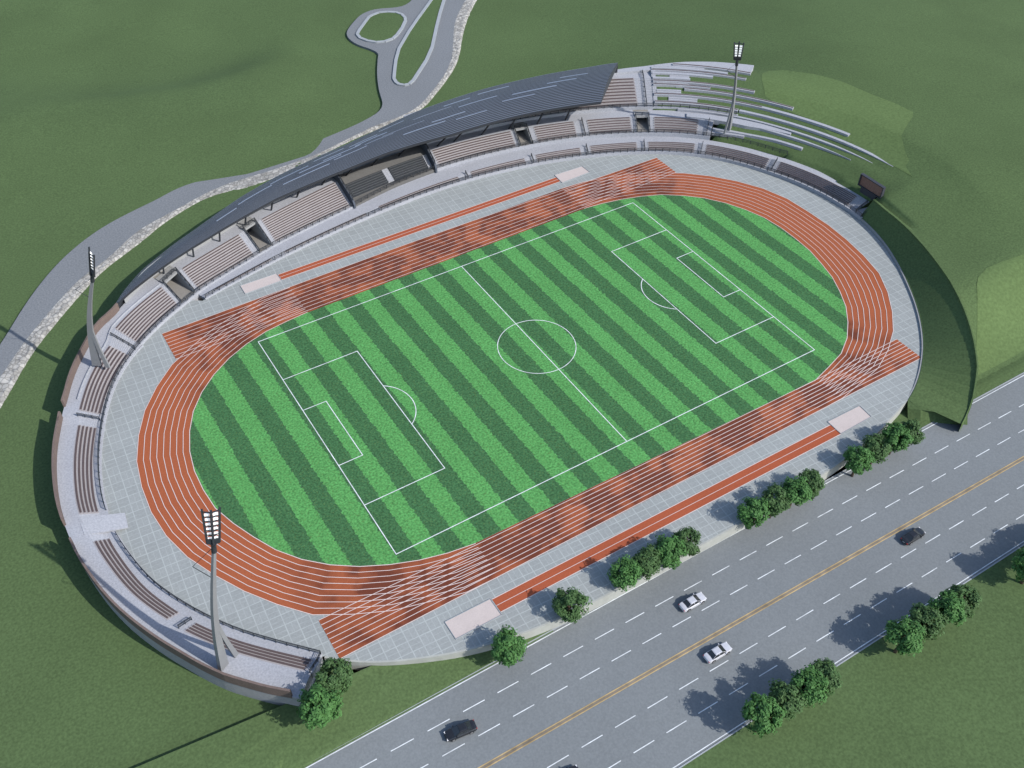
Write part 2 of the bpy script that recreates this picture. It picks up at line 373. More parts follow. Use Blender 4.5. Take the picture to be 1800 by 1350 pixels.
# low front kerb under the rail
mb = MB(); sweep(mb, 0, 48.6, lambda s: rect(-.16,-.002,-.3,.42)); sweep(mb, 55.3, 103, lambda s: rect(-.16,-.002,-.3,.42)); mb.build('front_kerb', M['concrete'], west)
# brown parapet, open at two gates
for s0, s1 in ((1.2,49.8),(54.0,79.6),(82.3,107.2)):
    mb = MB(); sweep(mb, s0, s1, lambda s: rect(dO(s)-.28, dO(s)+.12, zB(s)-.35, zB(s)+1.95)); mb.build('parapet', M['cladding'], west)
mb = MB(); sweep(mb, 0, 107, lambda s: rect(dO(s)-.3, dO(s)+.02, -2.4, zB(s)-.352)); mb.build('outer_wall', M['wallgrey'], west)
mb = MB(); sweep(mb, 84, 117, lambda s: rect(R1(s)+.55, R1(s)+.75, zB(s)+.004, zB(s)+.35)); mb.build('low_upstand', M['concrete'], west)

# north grandstand, upper tier
for a, b in VOMS: vomitory(a, b, north)
for s0, s1 in ((121.9,141.0),(144.8,168.9)): body(s0, s1, north)
seat_block(122.9, 139.4, 10, north); seat_block(146.0, 168.2, 12, north)
for s0, s1, n in ((121.9,122.9,20),(139.4,141,20),(144.8,146,24),(168.2,168.9,24)): stair(s0, s1, n, north)
# honour stand, recessed, dark seats between two dark side walls
vR0 = tab((168,7.9),(195,8.0)); vR1 = tab((168,11.4),(195,11.3)); vz0 = tab((168,2.3),(195,2.7)); vz1 = tab((168,4.3),(195,4.7))
mb = MB(); sweep(mb, 169.4, 194.4, lambda s: [(dU(s),-2.3),(dU(s),zF(s)),(vR0(s)+.01,zF(s)+.05),(vR0(s)+.02,vz0(s)-.3),(vR1(s)-.05,vz1(s)-.5),(vR1(s)+.002,vz1(s)),(13.6,vz1(s)+.5),(15.8,vz1(s)+.6),(15.8,-2.3)])
mb.build('honour_stand_body', M['apron'], north)
for s0, s1 in ((170.6,181.4),(183.1,193.2)): seat_block(s0, s1, 6, north, vR0, vR1, vz0, vz1, True, .17, [M['darkseat'], M['seatedge']])
for s0, s1 in ((169.5,170.6),(181.4,183.1),(193.2,194.3)): stair(s0, s1, 12, north, vR0, vR1, vz0, vz1)
for s0, s1, a in ((168.9,169.4,168),(194.4,194.9,196)):
    mb = MB(); sweep(mb, s0, s1, lambda s: [(dU(s)-.5,-2),(dU(s)-.5,zF(s)+.6),(dU(s)+.1,zF(s)+1.7),(R1(a)+.2,zB(a)+2.3),(15.2,zB(a)+2.3),(15.2,-2)])
    o = mb.build('side_wall', M['vipwall'], north)
    s = (s0+s1)/2; railing([pos(s, dU(s)+.1, zF(s)+1.7), pos(s, R1(a), zB(a)+2.3)], 1.0, 1.6, 'railing', o)
mb = MB(); sweep(mb, 172.5, 190.5, lambda s: rect(15.2, 15.5, vz1(s)+.55, vz1(s)+3.6)); mb.build('lounge_wall', M['vipwall'], north)
# upper tier right of the honour stand
wk = lambda s: 15.2
def body2(s0, s1): return body(s0, s1, north, back=wk)
def vomitory2(s0, s1):
    global dO
    keep = dO; dO = lambda s: 15.2; vomitory(s0, s1, north, 2.6); dO = keep
for s0, s1 in ((194.9,219.2),(222.9,251.6),(255.2,270.2)): body2(s0, s1)
for s0, s1 in ((219.2,222.9),(251.6,255.2)): vomitory2(s0, s1)
for s0, s1, n in ((196.2,218.2,7),(224.4,235.4,7),(238.9,250.4,6),(256.2,266.9,6)): seat_block(s0, s1, n, north)
for s0, s1, n in ((194.9,196.2,14),(218.2,219.2,14),(222.9,224.4,14),(235.4,238.9,14),(250.4,251.6,12),(255.2,256.2,12),(266.9,270.2,12)): stair(s0, s1, n, north)
for s in (237.6, 269.2): rake_rail(s, north)
rail_s(119, 168.6, lambda s: dU(s)+.15, zF, north); rail_s(169.6, 194.2, lambda s: dU(s)+.15, zF, north); rail_s(195, 290.5, lambda s: dU(s)+.15, zF, north)

# top tier behind the walkway (partly under the roof)
t0 = tab((194,15.3),(300,15.3)); t1 = tab((194,24),(253,26.6),(300,26.6)); tz0 = tab((194,5.5),(250,6.0),(300,6.2)); tz1 = tab((194,9.2),(250,9.6),(300,9.7))
dT = tab((194,25.5),(243,29.5),(249,30.4),(256,31.6))
mb = MB(); sweep(mb, 195, 256.6, lambda s: [(15.2,-2.2),(15.2,tz0(s)+.3),(15.9,tz0(s)+.3),(15.92,tz0(s)-.1),(t1(s)-.05,tz1(s)-.7),(t1(s)+.002,tz1(s)),(dT(s),tz1(s)),(dT(s),-2.2)]); mb.build('terrace_body', M['concrete'], north)
tr0 = lambda s: 15.95
tz0b = lambda s: tz0(s)+.3
seat_block(196, 221, 9, north, tr0, t1, tz0b, tz1); seat_block(223, 252.9, 9, north, tr0, t1, tz0b, tz1)
for s0, s1 in ((221,223),(252.9,256.6)): stair(s0, s1, 18, north, tr0, t1, tz0b, tz1)
railing([pos(254.9, 15.5, tz0b(254)), pos(254.9, 26.6, tz1(254)), pos(254.9, 29.5, tz1(254))], 1.0, 1.8, 'railing', north)
rail_s(196, 274.6, lambda s: 15.4, tz0b, north)
mb = MB(); sweep(mb, 256.6, 275, lambda s: [(15.2,4),(15.2,tz0b(s)),(15.95,tz0b(s)),(15.95,4)]); mb.build('walkway_wall', M['concrete'], north)
mb = MB(); sweep(mb, 244, 274.4, lambda s: rect(tab((244,27.2),(256,30),(266,33.4),(274.4,34.9))(s), tab((244,29.7),(249,30.5),(255.6,32.4),(263,36.1),(268,38),(274.4,39.6))(s), 8.6, 10.28)); mb.build('top_terrace', M['concrete'], north)

# lower tier
LB = [(125.5,141.8,1),(145.6,170.2,1),(174.2,198.7,2),(202.5,218.7,3),(222.0,235.0,4),(237.8,251.1,5),(254.2,266.9,5),(269.8,287.0,6),(289.9,312.6,7)]
lr0 = lambda s: .75
lr1 = tab((125,1.35),(170,1.35),(174,1.75),(199,1.75),(202,2.2),(219,2.2),(222,2.7),(235,2.8),(238,3.1),(267,3.3),(270,3.7),(287,3.8),(290,4.1),(318,4.0))
zLt = zL
def zlb(s): return zC(s)
mb = MB(); sweep(mb, 122.2, 318.3, lambda s: [(0,-.6),(0,zL(s)),(.76,zL(s)),(.77,zL(s)-.3),(lr1(s)-.02,zC(s)-.4),(lr1(s)+.002,zC(s)),(dU(s)-.001 if s < 290.6 else max(lr1(s)+.6, tab((290,6.5),(298,6.4),(308,5.2),(318.3,5.0))(s)),zC(s)),(dU(s)-.001 if s < 290.6 else max(lr1(s)+.6, tab((290,6.5),(298,6.4),(308,5.2),(318.3,5.0))(s)),-.6)])
mb.build('lower_terrace_body', M['concrete'], north)
for s0, s1, n in LB: seat_block(s0, s1, n, north, lr0, lr1, zL, zlb, True, .46)
ends = [(LB[i][1], LB[i+1][0], 2*LB[i+1][2]) for i in range(len(LB)-1)]
for s0, s1, n in ends: stair(s0, s1, n, north, lr0, lr1, zL, zlb)
stair(312.6, 318.2, 14, north, lr0, lr1, zL, zlb)
for s0, s1, n in ends[2:]: rake_rail((s0*.35+s1*.65), north, lr0, lr1, zL, zlb)
rake_rail(315.6, north, lr0, lr1, zL, zlb); rake_rail(318.0, north, lr0, lr1, zL, zlb)
rail_s(122.4, 318, lambda s: .15, zL, north)
mb = MB(); sweep(mb, 122.2, 122.6, lambda s: [(.02,-.5),(.02,.42),(2.4,.16),(2.4,-.5)]); mb.build('end_wall', M['concrete'], north)

# roof shell
ri_d = tab((104.5,9.4),(110,9.3),(120,8.6),(135,8.5),(150,8.7),(162,7.6),(170,6.9),(181,6.3),(199,4.4),(217,5.2),(236,6.0),(250,6.6)); ri_z = tab((104.5,4.9),(110,5.9),(120,7.7),(135,9.3),(150,10.4),(165,11.4),(180,12.3),(200,12.8),(218,13.1),(236,13.3),(250,13.3))
ro_d = tab((104.5,9.5),(107,9.9),(110,11.2),(116,13.3),(125,13.6),(135,14.5),(145,15.7),(155,16.7),(165,17.0),(175,16.9),(185,18.3),(196,20.2),(206,21.6),(215,23.0),(224,24.2),(232,25.6),(241,27),(249,29)); ro_z = tab((104.5,4.9),(107,5.0),(110,5.4),(116,5.9),(125,7.8),(135,9.0),(145,10.1),(155,10.7),(165,11.2),(175,11.8),(185,12),(196,12.5),(206,12.7),(215,12.9),(224,13),(249,13.1))
RS0 = 104.6
def roof_pt(t, u, dz=0.0):
    s = RS0+t*((241+8.4*u)-RS0); a, b = ri_d(s), ro_d(s); w = min(1, (b-a)/11)
    return pos(s, a+(b-a)*u, ri_z(s)+(ro_z(s)-ri_z(s))*u+.9*w*math.sin(math.pi*u)+dz)
roof_mb = MB(); NT_, RIBS = 96, 26
rows = []
us = []
for k in range(RIBS):
    for f, h in ((0,.0),(.5,.0),(.5,.13),(1,.13)): us.append(((k+f)/RIBS, h))
for i in range(NT_+1):
    t = i/NT_; r = [roof_pt(t, 0, -.45)]+[roof_pt(t, u, h*min(1, .25+t*2)) for u, h in us]
    s = RS0+t*((241+8.4)-RS0); k = min(1, t*8)
    zb_ = tab((104,2.0),(112,-2.2),(222,-2.2),(249,8.5))(s)
    for f in (.12, .35, .65, 1.0):
        a, b = ro_d(s), ro_z(s); r.append(pos(s, a+k*1.1*math.sin(f*math.pi/2), b+(zb_-b)*f))
    r.append(pos(s, ro_d(s)-.4, zb_)); r.append(pos(s, ro_d(s)-.4, ro_z(s)-.4))
    rows.append(r)
K = len(rows[0]); fs = []
for i in range(NT_):
    for k in range(K): fs.append((i*K+k, i*K+(k+1) % K, (i+1)*K+(k+1) % K, (i+1)*K+k))
fs.append(tuple(range(K))); fs.append(tuple(NT_*K+k for k in range(K)))
roof_mb.add([p for r in rows for p in r], fs)
nu = len(us); k0 = 1
for q_ in range(NT_*K):
    k = q_ % K
    if k0 <= k < k0+nu-1 and ((k-k0) % 4) in (2,): roof_mb.m[q_] = 1
roof = roof_mb.build('roof', [M['roof'], M['roofrib']], north)
mb = MB()
for i in range(NT_): mb.quad(roof_pt(i/NT_, 0, -.46), roof_pt((i+1)/NT_, 0, -.46), roof_pt((i+1)/NT_, .03, -.62), roof_pt(i/NT_, .03, -.62))
for i in range(NT_):
    for (u0, u1) in ((.03,.35),(.35,.7),(.7,.96)): mb.quad(roof_pt(i/NT_, u0, -.62), roof_pt((i+1)/NT_, u0, -.62), roof_pt((i+1)/NT_, u1, -.62), roof_pt(i/NT_, u1, -.62))
mb.build('soffit', M['dark'], roof)
STR = [(.30,.62,.08,.3),(.37,.70,.09,.3),(.40,.38,.11,.3),(.43,.55,.10,.3),(.45,.80,.07,.25),(.475,.62,.09,.3),(.49,.45,.08,.25),(.52,.74,.07,.25),(.535,.66,.08,.3),(.55,.52,.07,.25),(.58,.84,.06,.2),(.60,.56,.10,.2),(.64,.36,.10,.2),(.66,.72,.09,.2),(.69,.44,.08,.2),(.735,.30,.075,.35),(.75,.62,.09,.2),(.78,.86,.07,.15),(.83,.42,.075,.35),(.86,.55,.10,.35),(.91,.66,.065,.35),(.93,.78,.06,.2),(.24,.50,.05,.3),(.71,.82,.06,.2)]
for t, u, L, w in STR:
    mb = MB(); n = 8; w *= .55; L *= .85
    for i in range(n):
        ta, tb = t-L/2+L*i/n, t-L/2+L*(i+1)/n; sa = RS0+ta*140; wu = w/max(4, ro_d(sa)-ri_d(sa))
        a, b, c, d = roof_pt(ta, u, .20), roof_pt(tb, u, .20), roof_pt(tb, u+wu, .20), roof_pt(ta, u+wu, .20)
        mb.quad(a, b, c, d)
        for p, q in ((a, b), (d, c)): mb.quad(p, q, (q[0],q[1],q[2]-.25), (p[0],p[1],p[2]-.25))
    mb.build('roof_skylight', M['roofstrip'], roof)
for s in np.arange(119.5, 240, 7.6):
    s = float(s)
    if 168 < s < 171 or 193 < s < 196.5: s += 3
    mb = MB(); zt = ri_z(s)-.5; db = max(R1(s)+1.2, ri_d(s)+2.0) if not 169 < s < 195 else 14.2
    zb2 = zB(s) if not 169 < s < 195 else 4.8
    mb.bar(pos(s, db, zb2), pos(s, ri_d(s)+1.2, zt+.2), .28, .36)
    mb.build('support_column', M['dark'], north)
mb = MB(); sweep(mb, 109, 195, lambda s: rect(dO(s)-.35, dO(s)-.05, -2.2, ri_z(s)-.3)); mb.build('back_wall', M['wallgrey'], north)

# stepped benches lying free on the grassy hillside east of the grandstand
zr = lambda d: float(np.interp(d, [0,7,12,15,15.3,27,31,60], [2.2,3.4,5.6,5.8,6.3,9.9,10.2,10.2]))
def hill_bench(s0, s1, dfn, w, label, brown=None, h=.75, taper=0, cap='concrete'):
    o = MB(); dd = dfn if callable(dfn) else (lambda s: dfn)
    def prof(s):
        k = 1 if not taper else min(1, max(.12, (s1-s)/taper)); d = dd(s); z = zr(d)
        return rect(d-w*k/2, d+w*k/2, z-.5, z+h*.55)
    sweep(o, s0, s1, prof)
    ob = o.build('hillside_bench', M[cap]); tag(ob, label, 'bench', 'curved benches set into the grass hillside')
    if brown:
        b = MB(); sweep(b, s0+.1, brown, lambda s: rect(dd(s)-w*.1, dd(s)+w*.26, zr(dd(s))+h*.55+.002, zr(dd(s))+h*.55+.09)); b.build('bench_board', M['board'], ob)
    return ob
HB = [
 (256.8,274.7,16.95,1.3,'brown topped bench step directly above the railed walkway of the hillside, behind its railing',274.6,0),
 (275.0,312.4,16.95,1.0,'very long pale grey hillside bench whose tip ends just above the scoreboard',None,0),
 (256.8,299.6,19.85,1.1,'long hillside bench whose brown strip turns plain grey halfway along, ending in grass',279.3,0),
 (263.2,285.7,22.4,1.1,'brown striped hillside bench crossing behind the far floodlight, nearly reaching the pale grass patch',285.6,0),
 (256.8,268.1,23.5,.9,'short grey hillside bench tucked against a brown striped one, left of the far floodlight mast',268.0,0),
 (256.8,276.6,24.9,1.1,'brown striped hillside bench ending right of the far floodlight mast, below a wide grass gap',276.5,0),
 (256.8,264.2,26.1,.9,'shortest grey bench step on the hillside, beside a green rectangular grass gap',None,0),
 (256.8,268.2,28.3,1.1,'plain grey bench step ending above a long grass gap, below the top terrace',None,0),
 (256.8,274.1,29.9,1.0,'brown striped hillside bench just below the top terrace, ending behind the far floodlight mast',274.0,0),
 (256.8,270.6,31.2,1.0,'grey bench step ending over a small dark grass gap under the top terrace',None,0),
 (261.0,274.5,33.6,1.1,'uppermost brown striped bench right at the front of the top terrace',274.4,0),
 (262.0,312.6,lambda s: 15.0 if s > 285 else 15.0,.8,'long thin grey strip tapering to a point below the longest hillside bench',None,16),
 (270.5,304.1,lambda s: 12.1,.8,'grey hillside strip tapering to a needle point right of the wide grey slab',None,14),
 (270.4,293.0,lambda s: float(np.interp(s,[270,279,286,293],[8.8,9.2,9.8,9.9])),.9,'thin curved grey strip beginning beside the foot of the far floodlight mast',None,0),
 (270.4,278.3,lambda s: float(np.interp(s,[270,278],[7.7,8.4])),.8,'short grey ledge just above the railing right of the last bench block',None,0),
 (316.5,320.7,15.3,.35,'small pale sliver of bench alone in the grass right of the scoreboard',None,3),
]
for a in HB: hill_bench(a[0], a[1], a[2], a[3], a[4], a[5], taper=a[6])
mb = MB(); sweep(mb, 264, 288.4, lambda s: rect(float(np.interp(s,[264,278,288.4],[11.3,11.1,13.0])), float(np.interp(s,[264,274,281,288.4],[13.4,14.1,14.3,13.9])), 4.6, float(np.interp(s,[264,288.4],[5.95,6.15])))); 
tag(mb.build('hillside_slab', M['concrete']), 'wide pale grey curved slab ending in the grass right of the far floodlight mast foot', 'slab')
# short steps joining the benches near the stair, leaving rectangular grass gaps
INF = ((256.6,257.5,16.0,29.5,'narrow grey stair strip at the grandstand edge of the hillside benches'),
 (260.0,266.0,17.7,19.2,'stepped grey infill just above the first hillside bench, right of a small grass gap'),
 (257.5,262.6,20.5,22.0,'stepped grey infill between the middle and the lowest grass gap'),
 (261.5,264.0,22.9,24.4,'small stepped infill right of the middle grass gap'),
 (257.5,263.8,24.1,25.6,'stepped grey infill right under the upper rectangular grass gap'),
 (260.3,264.0,26.6,28.0,'stepped infill right of the upper rectangular grass gap'),
 (257.5,266.5,28.7,33.0,'broad stepped infill in front of the top terrace'))
for s0, s1, d0, d1, lb in INF:
    n_ = max(2, round((d1-d0)/.7)); mb = MB()
    sweep(mb, s0, s1, lambda s: steps_profile(d0, zr(d0)+.05, n_, (d1-d0)/n_, (zr(d1)-zr(d0))/n_+.02, .6))
    tag(mb.build('hillside_steps', M['concrete']), lb, 'steps', 'grey stepped infills between the hillside benches')

# ------------------------------------------------------------------ ground
WID = 28
kern = np.hanning(2*WID+1); kern /= kern.sum()
NS = np.stack([np.convolve(np.r_[NM[-WID:,i],NM[:,i],NM[:WID,i]], kern, 'valid') for i in (0,1)], 1); NS /= np.hypot(*NS.T)[:,None]
def gpos(s, d):
    f = (s/STEP) % NC; i = int(f); j = (i+1) % NC; a = f-i
    p = CV[i]*(1-a)+CV[j]*a; n = NM[i]*(1-a)+NM[j]*a; m = NS[i]*(1-a)+NS[j]*a; w = min(1, max(0, (d-14)/30))
    q = p+n*min(d, 14)+(n*(1-w)+m*w)*max(0, d-14)
    return float(q[0]), float(q[1])
def sm(a, b, x): t = min(1, max(0, (x-a)/(b-a))); return t*t*(3-2*t)
RIM_D = tab((316,3.4),(322,3.1),(336,4.9),(350.5,7.0),(366.5,9.0),(374.5,10.7),(381,11.7),(386,11.9),(388,11.9)); RIM_Z = tab((316,4.9),(322,5.2),(337,5.7),(351,5.9),(367,5.6),(374.5,4.3),(381,1.2),(386,-1.7),(390,-2.4))
FAR_Z = tab((256,10.2),(318,9),(335,8.0),(350,7.0),(367,5.0),(380,2.0),(390,-2.6))
RX = [(-140,174),(-79.5,171.2),(-64.2,166.0),(-48.9,158.1),(-29.0,153.0),(-10.6,153.4),(5.8,158.6),(22.0,168.1),(47.0,184.8),(90,215)]
def fold(x, y):
    yr = float(np.interp(x, [p[0] for p in RX], [p[1] for p in RX])); t = y-yr
    e = sm(-160, -80, x)*(1-sm(-12, 20, x))
    return 2.6*e*(math.exp(-(t/9)**2) if t > 0 else math.exp(-(t/45)**2))-1.5*math.exp(-((t-30)/30)**2)*e
def road_edge(x): return -60.85-.0125*x
def start_d(s):
    if 316 <= s <= 390: return RIM_D(s)
    if s >= 390: return 11.8+(s-390)*0 if s < 396 else 1.0
    return .8
def ground_z(s, d, x, y):
    zk = sm(308, 317, s); zg = lambda d: zr(d)*(1-zk)+zk*float(np.interp(d, [0,12,27,31,60], [2.3,5.6,9.9,10.2,10.2]))
    def north():
        if s < 256 and d < 30: return GW
        base = zg(d)-.12+.7*sm(296, 312, s)*(1-sm(12, 26, d)); far = base-(base-GW)*sm(48, 210, d)
        w = sm(236, 292, s); w = w+(1-w)*(1-sm(32, 46, d))*(1 if s >= 256 else 0)
        z = GW+(far-GW)*w
        if s > 290 and d < 6.6-1.4*sm(298,308,s)-.1: z = 1.0
        if s <= 290.6 and d < dU(s)+.7: z = -1.0
        if s < 270.2 and d < 14.8: z = -1.0
        return z
    def east():
        z0 = RIM_Z(s); z = z0+(FAR_Z(s)-z0)*sm(0, 45, d-RIM_D(s)); return z-(z-GR)*sm(70, 230, d)
    if s < 112 or s >= 500: z = GW
    elif s < 316: z = north()
    elif s < 390:
        e = east(); k = sm(316, 340, s)
        if k < 1:
            nn = north()+(RIM_Z(s)-zg(RIM_D(s))-.58)*(1-sm(0, 18, d-RIM_D(s))); z = nn*(1-k)+e*k
        else: z = e
        if d <= RIM_D(s)+.7: z = RIM_Z(s)
    else: z = GR-.12
    if d > 20 and s < 256: z += fold(x, y)
    if y < -37.5 and s > 316: z = z+(GR-.14-z)*sm(-38, -59.7, y)
    if y < -59.9-.0125*x and s > 256: z = GR-.16
    if y < -60.3: z = min(z, GR-.16)
    return z
offs = list(np.r_[0,.25,.6,np.arange(1,40,1.2),np.arange(41,110,3.5),np.array([115,130,150,180,220,280,360,480,700,1100,1800,3000])])
ss = list(np.arange(0, LEN, 1.9)); gv = []; gf = []
for s in ss:
    for o_ in offs:
        d = start_d(s)+o_; x, y = gpos(s, d); gv.append((x, y, ground_z(s, d, x, y)))
K = len(offs); n = len(ss)
for i in range(n):
    for k in range(K-1): gf.append((i*K+k, i*K+k+1, ((i+1) % n)*K+k+1, ((i+1) % n)*K+k))
mb = MB(); mb.add(gv, gf); g = mb.build('grass_ground', M['grass'], recalc=False, smooth=True); up_normals(g); struct(g)
# east bank: inward slope, low wall at its foot and vertical rim
BZ0 = tab((317,.7),(335,.6),(350,.5),(367,.4),(380,.25),(387,.0)); 
mb = MB()
def bank(s):
    rd, rz = RIM_D(s), RIM_Z(s); h = float(np.interp(s, [317,367,380,387], [.5,.5,.5,.4]))
    return [(.32,-1.2),(.32,BZ0(s)),(.5,BZ0(s)+.05),(rd-.12,max(rz-h,BZ0(s)+.1)),(rd-.02,max(rz,BZ0(s)+.35)),(rd+.3,rz-.02)]
sweep(mb, 317.4, 386.2, bank, step=2, closed=False)
# turned up southern end of the bank
B6 = bank(386.2); B6 = B6[:3]+[((B6[2][0]+B6[3][0])/2, (B6[2][1]+B6[3][1])/2)]+B6[3:]
E0 = [pos(386.2, d, z) for d, z in B6][1:6]
lip = [(57.0,-56.6,-.55),(58.6,-58.6,-.2),(61.2,-60.2,.1),(64.0,-62.6,.3),(66.6,-64.3,-.2)]
for i in range(4): mb.quad(E0[i], E0[i+1], lip[i+1], lip[i])
for i in range(4):
    a, b = lip[i], lip[i+1]; mb.quad(a, b, (b[0]-.6,b[1]-1.4,-2.55), (a[0]-.6,a[1]-1.4,-2.55))
b = E0[4]; a = lip[4]; mb.quad(b, a, (a[0]+.3,a[1],-2.55), (b[0]+.4,b[1],-2.55))
o = mb.build('grass_bank', M['grass'], recalc=False, smooth=False); struct(o)
mb = MB(); sweep(mb, 318.4, 386.5, lambda s: rect(.02,.318,-1,BZ0(s)-.06)); tag(mb.build('bank_wall', M['wallgrey']), 'low blue grey retaining wall between the paving and the dark grass bank', 'wall')
# sunlit slopes of the hill, painted as sheets of paler grass
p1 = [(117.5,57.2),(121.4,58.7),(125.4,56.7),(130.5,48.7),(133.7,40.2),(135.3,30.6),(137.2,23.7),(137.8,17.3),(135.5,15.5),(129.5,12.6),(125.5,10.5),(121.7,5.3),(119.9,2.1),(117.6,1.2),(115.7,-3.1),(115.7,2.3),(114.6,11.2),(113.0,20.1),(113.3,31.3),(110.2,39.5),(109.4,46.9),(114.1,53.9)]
p2 = [(116.3,-2.8),(113.8,-11.1),(113.7,-18.4),(114.3,-28.4),(114.7,-36.5),(114.9,-38.7),(118.4,-46.4),(148.5,-29.8),(149.0,-11.9),(138.7,-1.2)]
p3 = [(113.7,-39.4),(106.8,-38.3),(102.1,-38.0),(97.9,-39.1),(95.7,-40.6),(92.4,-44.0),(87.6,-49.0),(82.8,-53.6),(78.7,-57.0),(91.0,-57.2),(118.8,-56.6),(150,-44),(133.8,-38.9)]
def sd(x, y):
    dd = np.hypot(CV[:,0]-x, CV[:,1]-y); i = int(dd.argmin()); v = np.array([x, y])-CV[i]; return i*STEP+v@T_[i], v@NM[i]
def drape(poly, name, m, lift=.05, step=.5):
    """cut a grid to the outline and lay it on the ground mesh"""
    P = poly; n = len(P)
    bm = bmesh.new(); xs = [p[0] for p in P]; ys = [p[1] for p in P]
    vs = [bm.verts.new((p[0], p[1], 0)) for p in P]; bm.faces.new(vs)
    for ax, lo, hi in ((0, min(xs), max(xs)), (1, min(ys), max(ys))):
        for c in np.arange(lo+step, hi, step*1.5):
            co = (c, 0, 0) if ax == 0 else (0, c, 0); no = (1, 0, 0) if ax == 0 else (0, 1, 0)
            bmesh.ops.bisect_plane(bm, geom=bm.verts[:]+bm.edges[:]+bm.faces[:], plane_co=co, plane_no=no)
    from mathutils.bvhtree import BVHTree
    bmesh.ops.triangulate(bm, faces=bm.faces[:])
    for v in bm.verts:
        h = GBVH.ray_cast(Vector((v.co.x, v.co.y, 200)), Vector((0,0,-1)))
        v.co.z = (h[0].z if h[0] else GW)+lift
    bm.normal_update()
    me = bpy.data.meshes.new(name); bm.to_mesh(me); bm.free(); me.materials.append(m)
    ob = bpy.data.objects.new(name, me); COL.objects.link(ob); up_normals(ob); return struct(ob)
from mathutils.bvhtree import BVHTree
GBVH = BVHTree.FromPolygons([Vector(v) for v in gv], gf)
drape(p1, 'sun_tinted_grass', M['sun_tinted_grass'], .05); drape(p3, 'sun_tinted_grass', M['sun_tinted_grass'], .05)

# plaza paving sheet and podium wall along the road
mb = MB(); mb.poly([pos(s, .33 if 318 < s < 388 else (.02 if s > 388 else (max(.3, dU(s)+.05) if 100 < s < 121.5 else .3))) for s in np.arange(0, LEN, 1.5)], 0.0); struct(up_normals(mb.build('paving', M['paving'], recalc=False)))
mb = MB(); sweep(mb, 386, 520.6, lambda s: rect(.0,.34,-2.7,-.006), step=2); tag(mb.build('podium_wall', M['podium']), 'curved pale concrete wall carrying the paved plaza above the roadside', 'wall')
# raised verge left of the podium, falling to the road
mb = MB(); band = [(-66.0,-50.6),(-70.9,-50.2),(-83.0,-49.2),(-94.9,-48.0),(-112,-46.2),(-150,-42.5)]
v = [( *p, -.85) for p in band]; low = [(-150,-60.1),(-112,-59.9),(-94.9,-59.9),(-83,-59.95),(-70.9,-60.05),(-60,-60.2),(-48,-60.35),(-36,-60.45)]
ring = [( *p, -.85) for p in reversed(band)]+[pos(s, .36, z) for s, z in ((511,-1.05),(505,-1.35),(499,-1.7),(493,-1.95),(487,-2.2),(481,-2.4))]+[( *p, GR+.02) for p in reversed(low)]
P3 = [Vector(p) for p in ring]; mb.add(P3, tessellate_polygon([[Vector((p.x, p.y, 0)) for p in P3]]))
for i in range(len(band)-1): a, b = v[i], v[i+1]; mb.quad(a, b, (b[0],b[1],-2.4), (a[0],a[1],-2.4))
for i in range(len(low)-1): a, b = low[i], low[i+1]; mb.quad((*a,GR+.02), (*b,GR+.02), (*b,GR-.1), (*a,GR-.1))
struct(up_normals(mb.build('grass_verge', M['grass'], recalc=False)))
# verge right of the podium
mb = MB(); ring = [pos(s, .36, -2.30) for s in (384,389,394,399,404)]+[(48,-61.35,GR+.02),(60,-61.5,GR+.02),(75,-61.7,GR+.02),(110,-62.1,GR+.02),(200,-63.2,GR+.02),(320,-64.7,GR+.02),(320,-57,GR+.05),(110,-56.6,GR+.05),(84,-57,GR+.02),(70,-57.5,GR+.0)]
P3 = [Vector(p) for p in ring]; mb.add(P3, tessellate_polygon([[Vector((p.x, p.y, 0)) for p in P3]])); struct(up_normals(mb.build('grass_verge', M['grass'], recalc=False)))
# road, kerbs, markings
def ry(y0, x): return y0-.0125*x
mb = MB(); X0, X1 = -700, 900
mb.quad((X0, ry(-60.75,X0), GR), (X1, ry(-60.75,X1), GR), (X1, ry(-91.2,X1), GR), (X0, ry(-91.2,X0), GR)); struct(up_normals(mb.build('road', M['asphalt'], recalc=False)))
mb = MB()
for y0 in (-60.62, -91.32): mb.bar((X0, ry(y0,X0), GR-.02), (X1, ry(y0,X1), GR-.02), .22, .24)
struct(mb.build('kerb', M['kerb']))
mb = MB()
def strip(mb, xa, xb, y0, slope, w, z, mi=0):
    ya, yb = y0+slope*xa, y0+slope*xb; mb.quad((xa,ya-w/2,z),(xb,yb-w/2,z),(xb,yb+w/2,z),(xa,ya+w/2,z),mi)
strip(mb, X0, X1, -61.15, -.0125, .16, GR+.025); strip(mb, X0, X1, -90.8, -.0125, .16, GR+.025)
for y0, sl in ((-66.25,-.0225),(-71.15,-.0235),(-81.1,-.023),(-86.05,-.0235)):
    for k in range(-40, 46):
        xa = -43.8+6.502*k; strip(mb, xa, xa+4.05, y0, sl, .155, GR+.025)
struct(up_normals(mb.build('road_markings', M['white'], recalc=False)))
mb = MB(); strip(mb, -400, 600, -75.85, -.0265, .17, GR+.025); strip(mb, -400, 600, -76.45, -.0265, .17, GR+.025); struct(up_normals(mb.build('centre_lines', M['yellow'], recalc=False)))
mb = MB(); strip(mb, -400, 600, -76.15, -.0265, .42, GR+.012); struct(up_normals(mb.build('centre_strip', M['yellowbrown'], recalc=False)))
mb = MB(); mb.quad((X0, ry(-91.4,X0), GR+.06), (X1, ry(-91.4,X1), GR+.06), (X1,-900,GR+.06), (X0,-900,GR+.06)); struct(up_normals(mb.build('grass_lawn', M['grass'], recalc=False)))

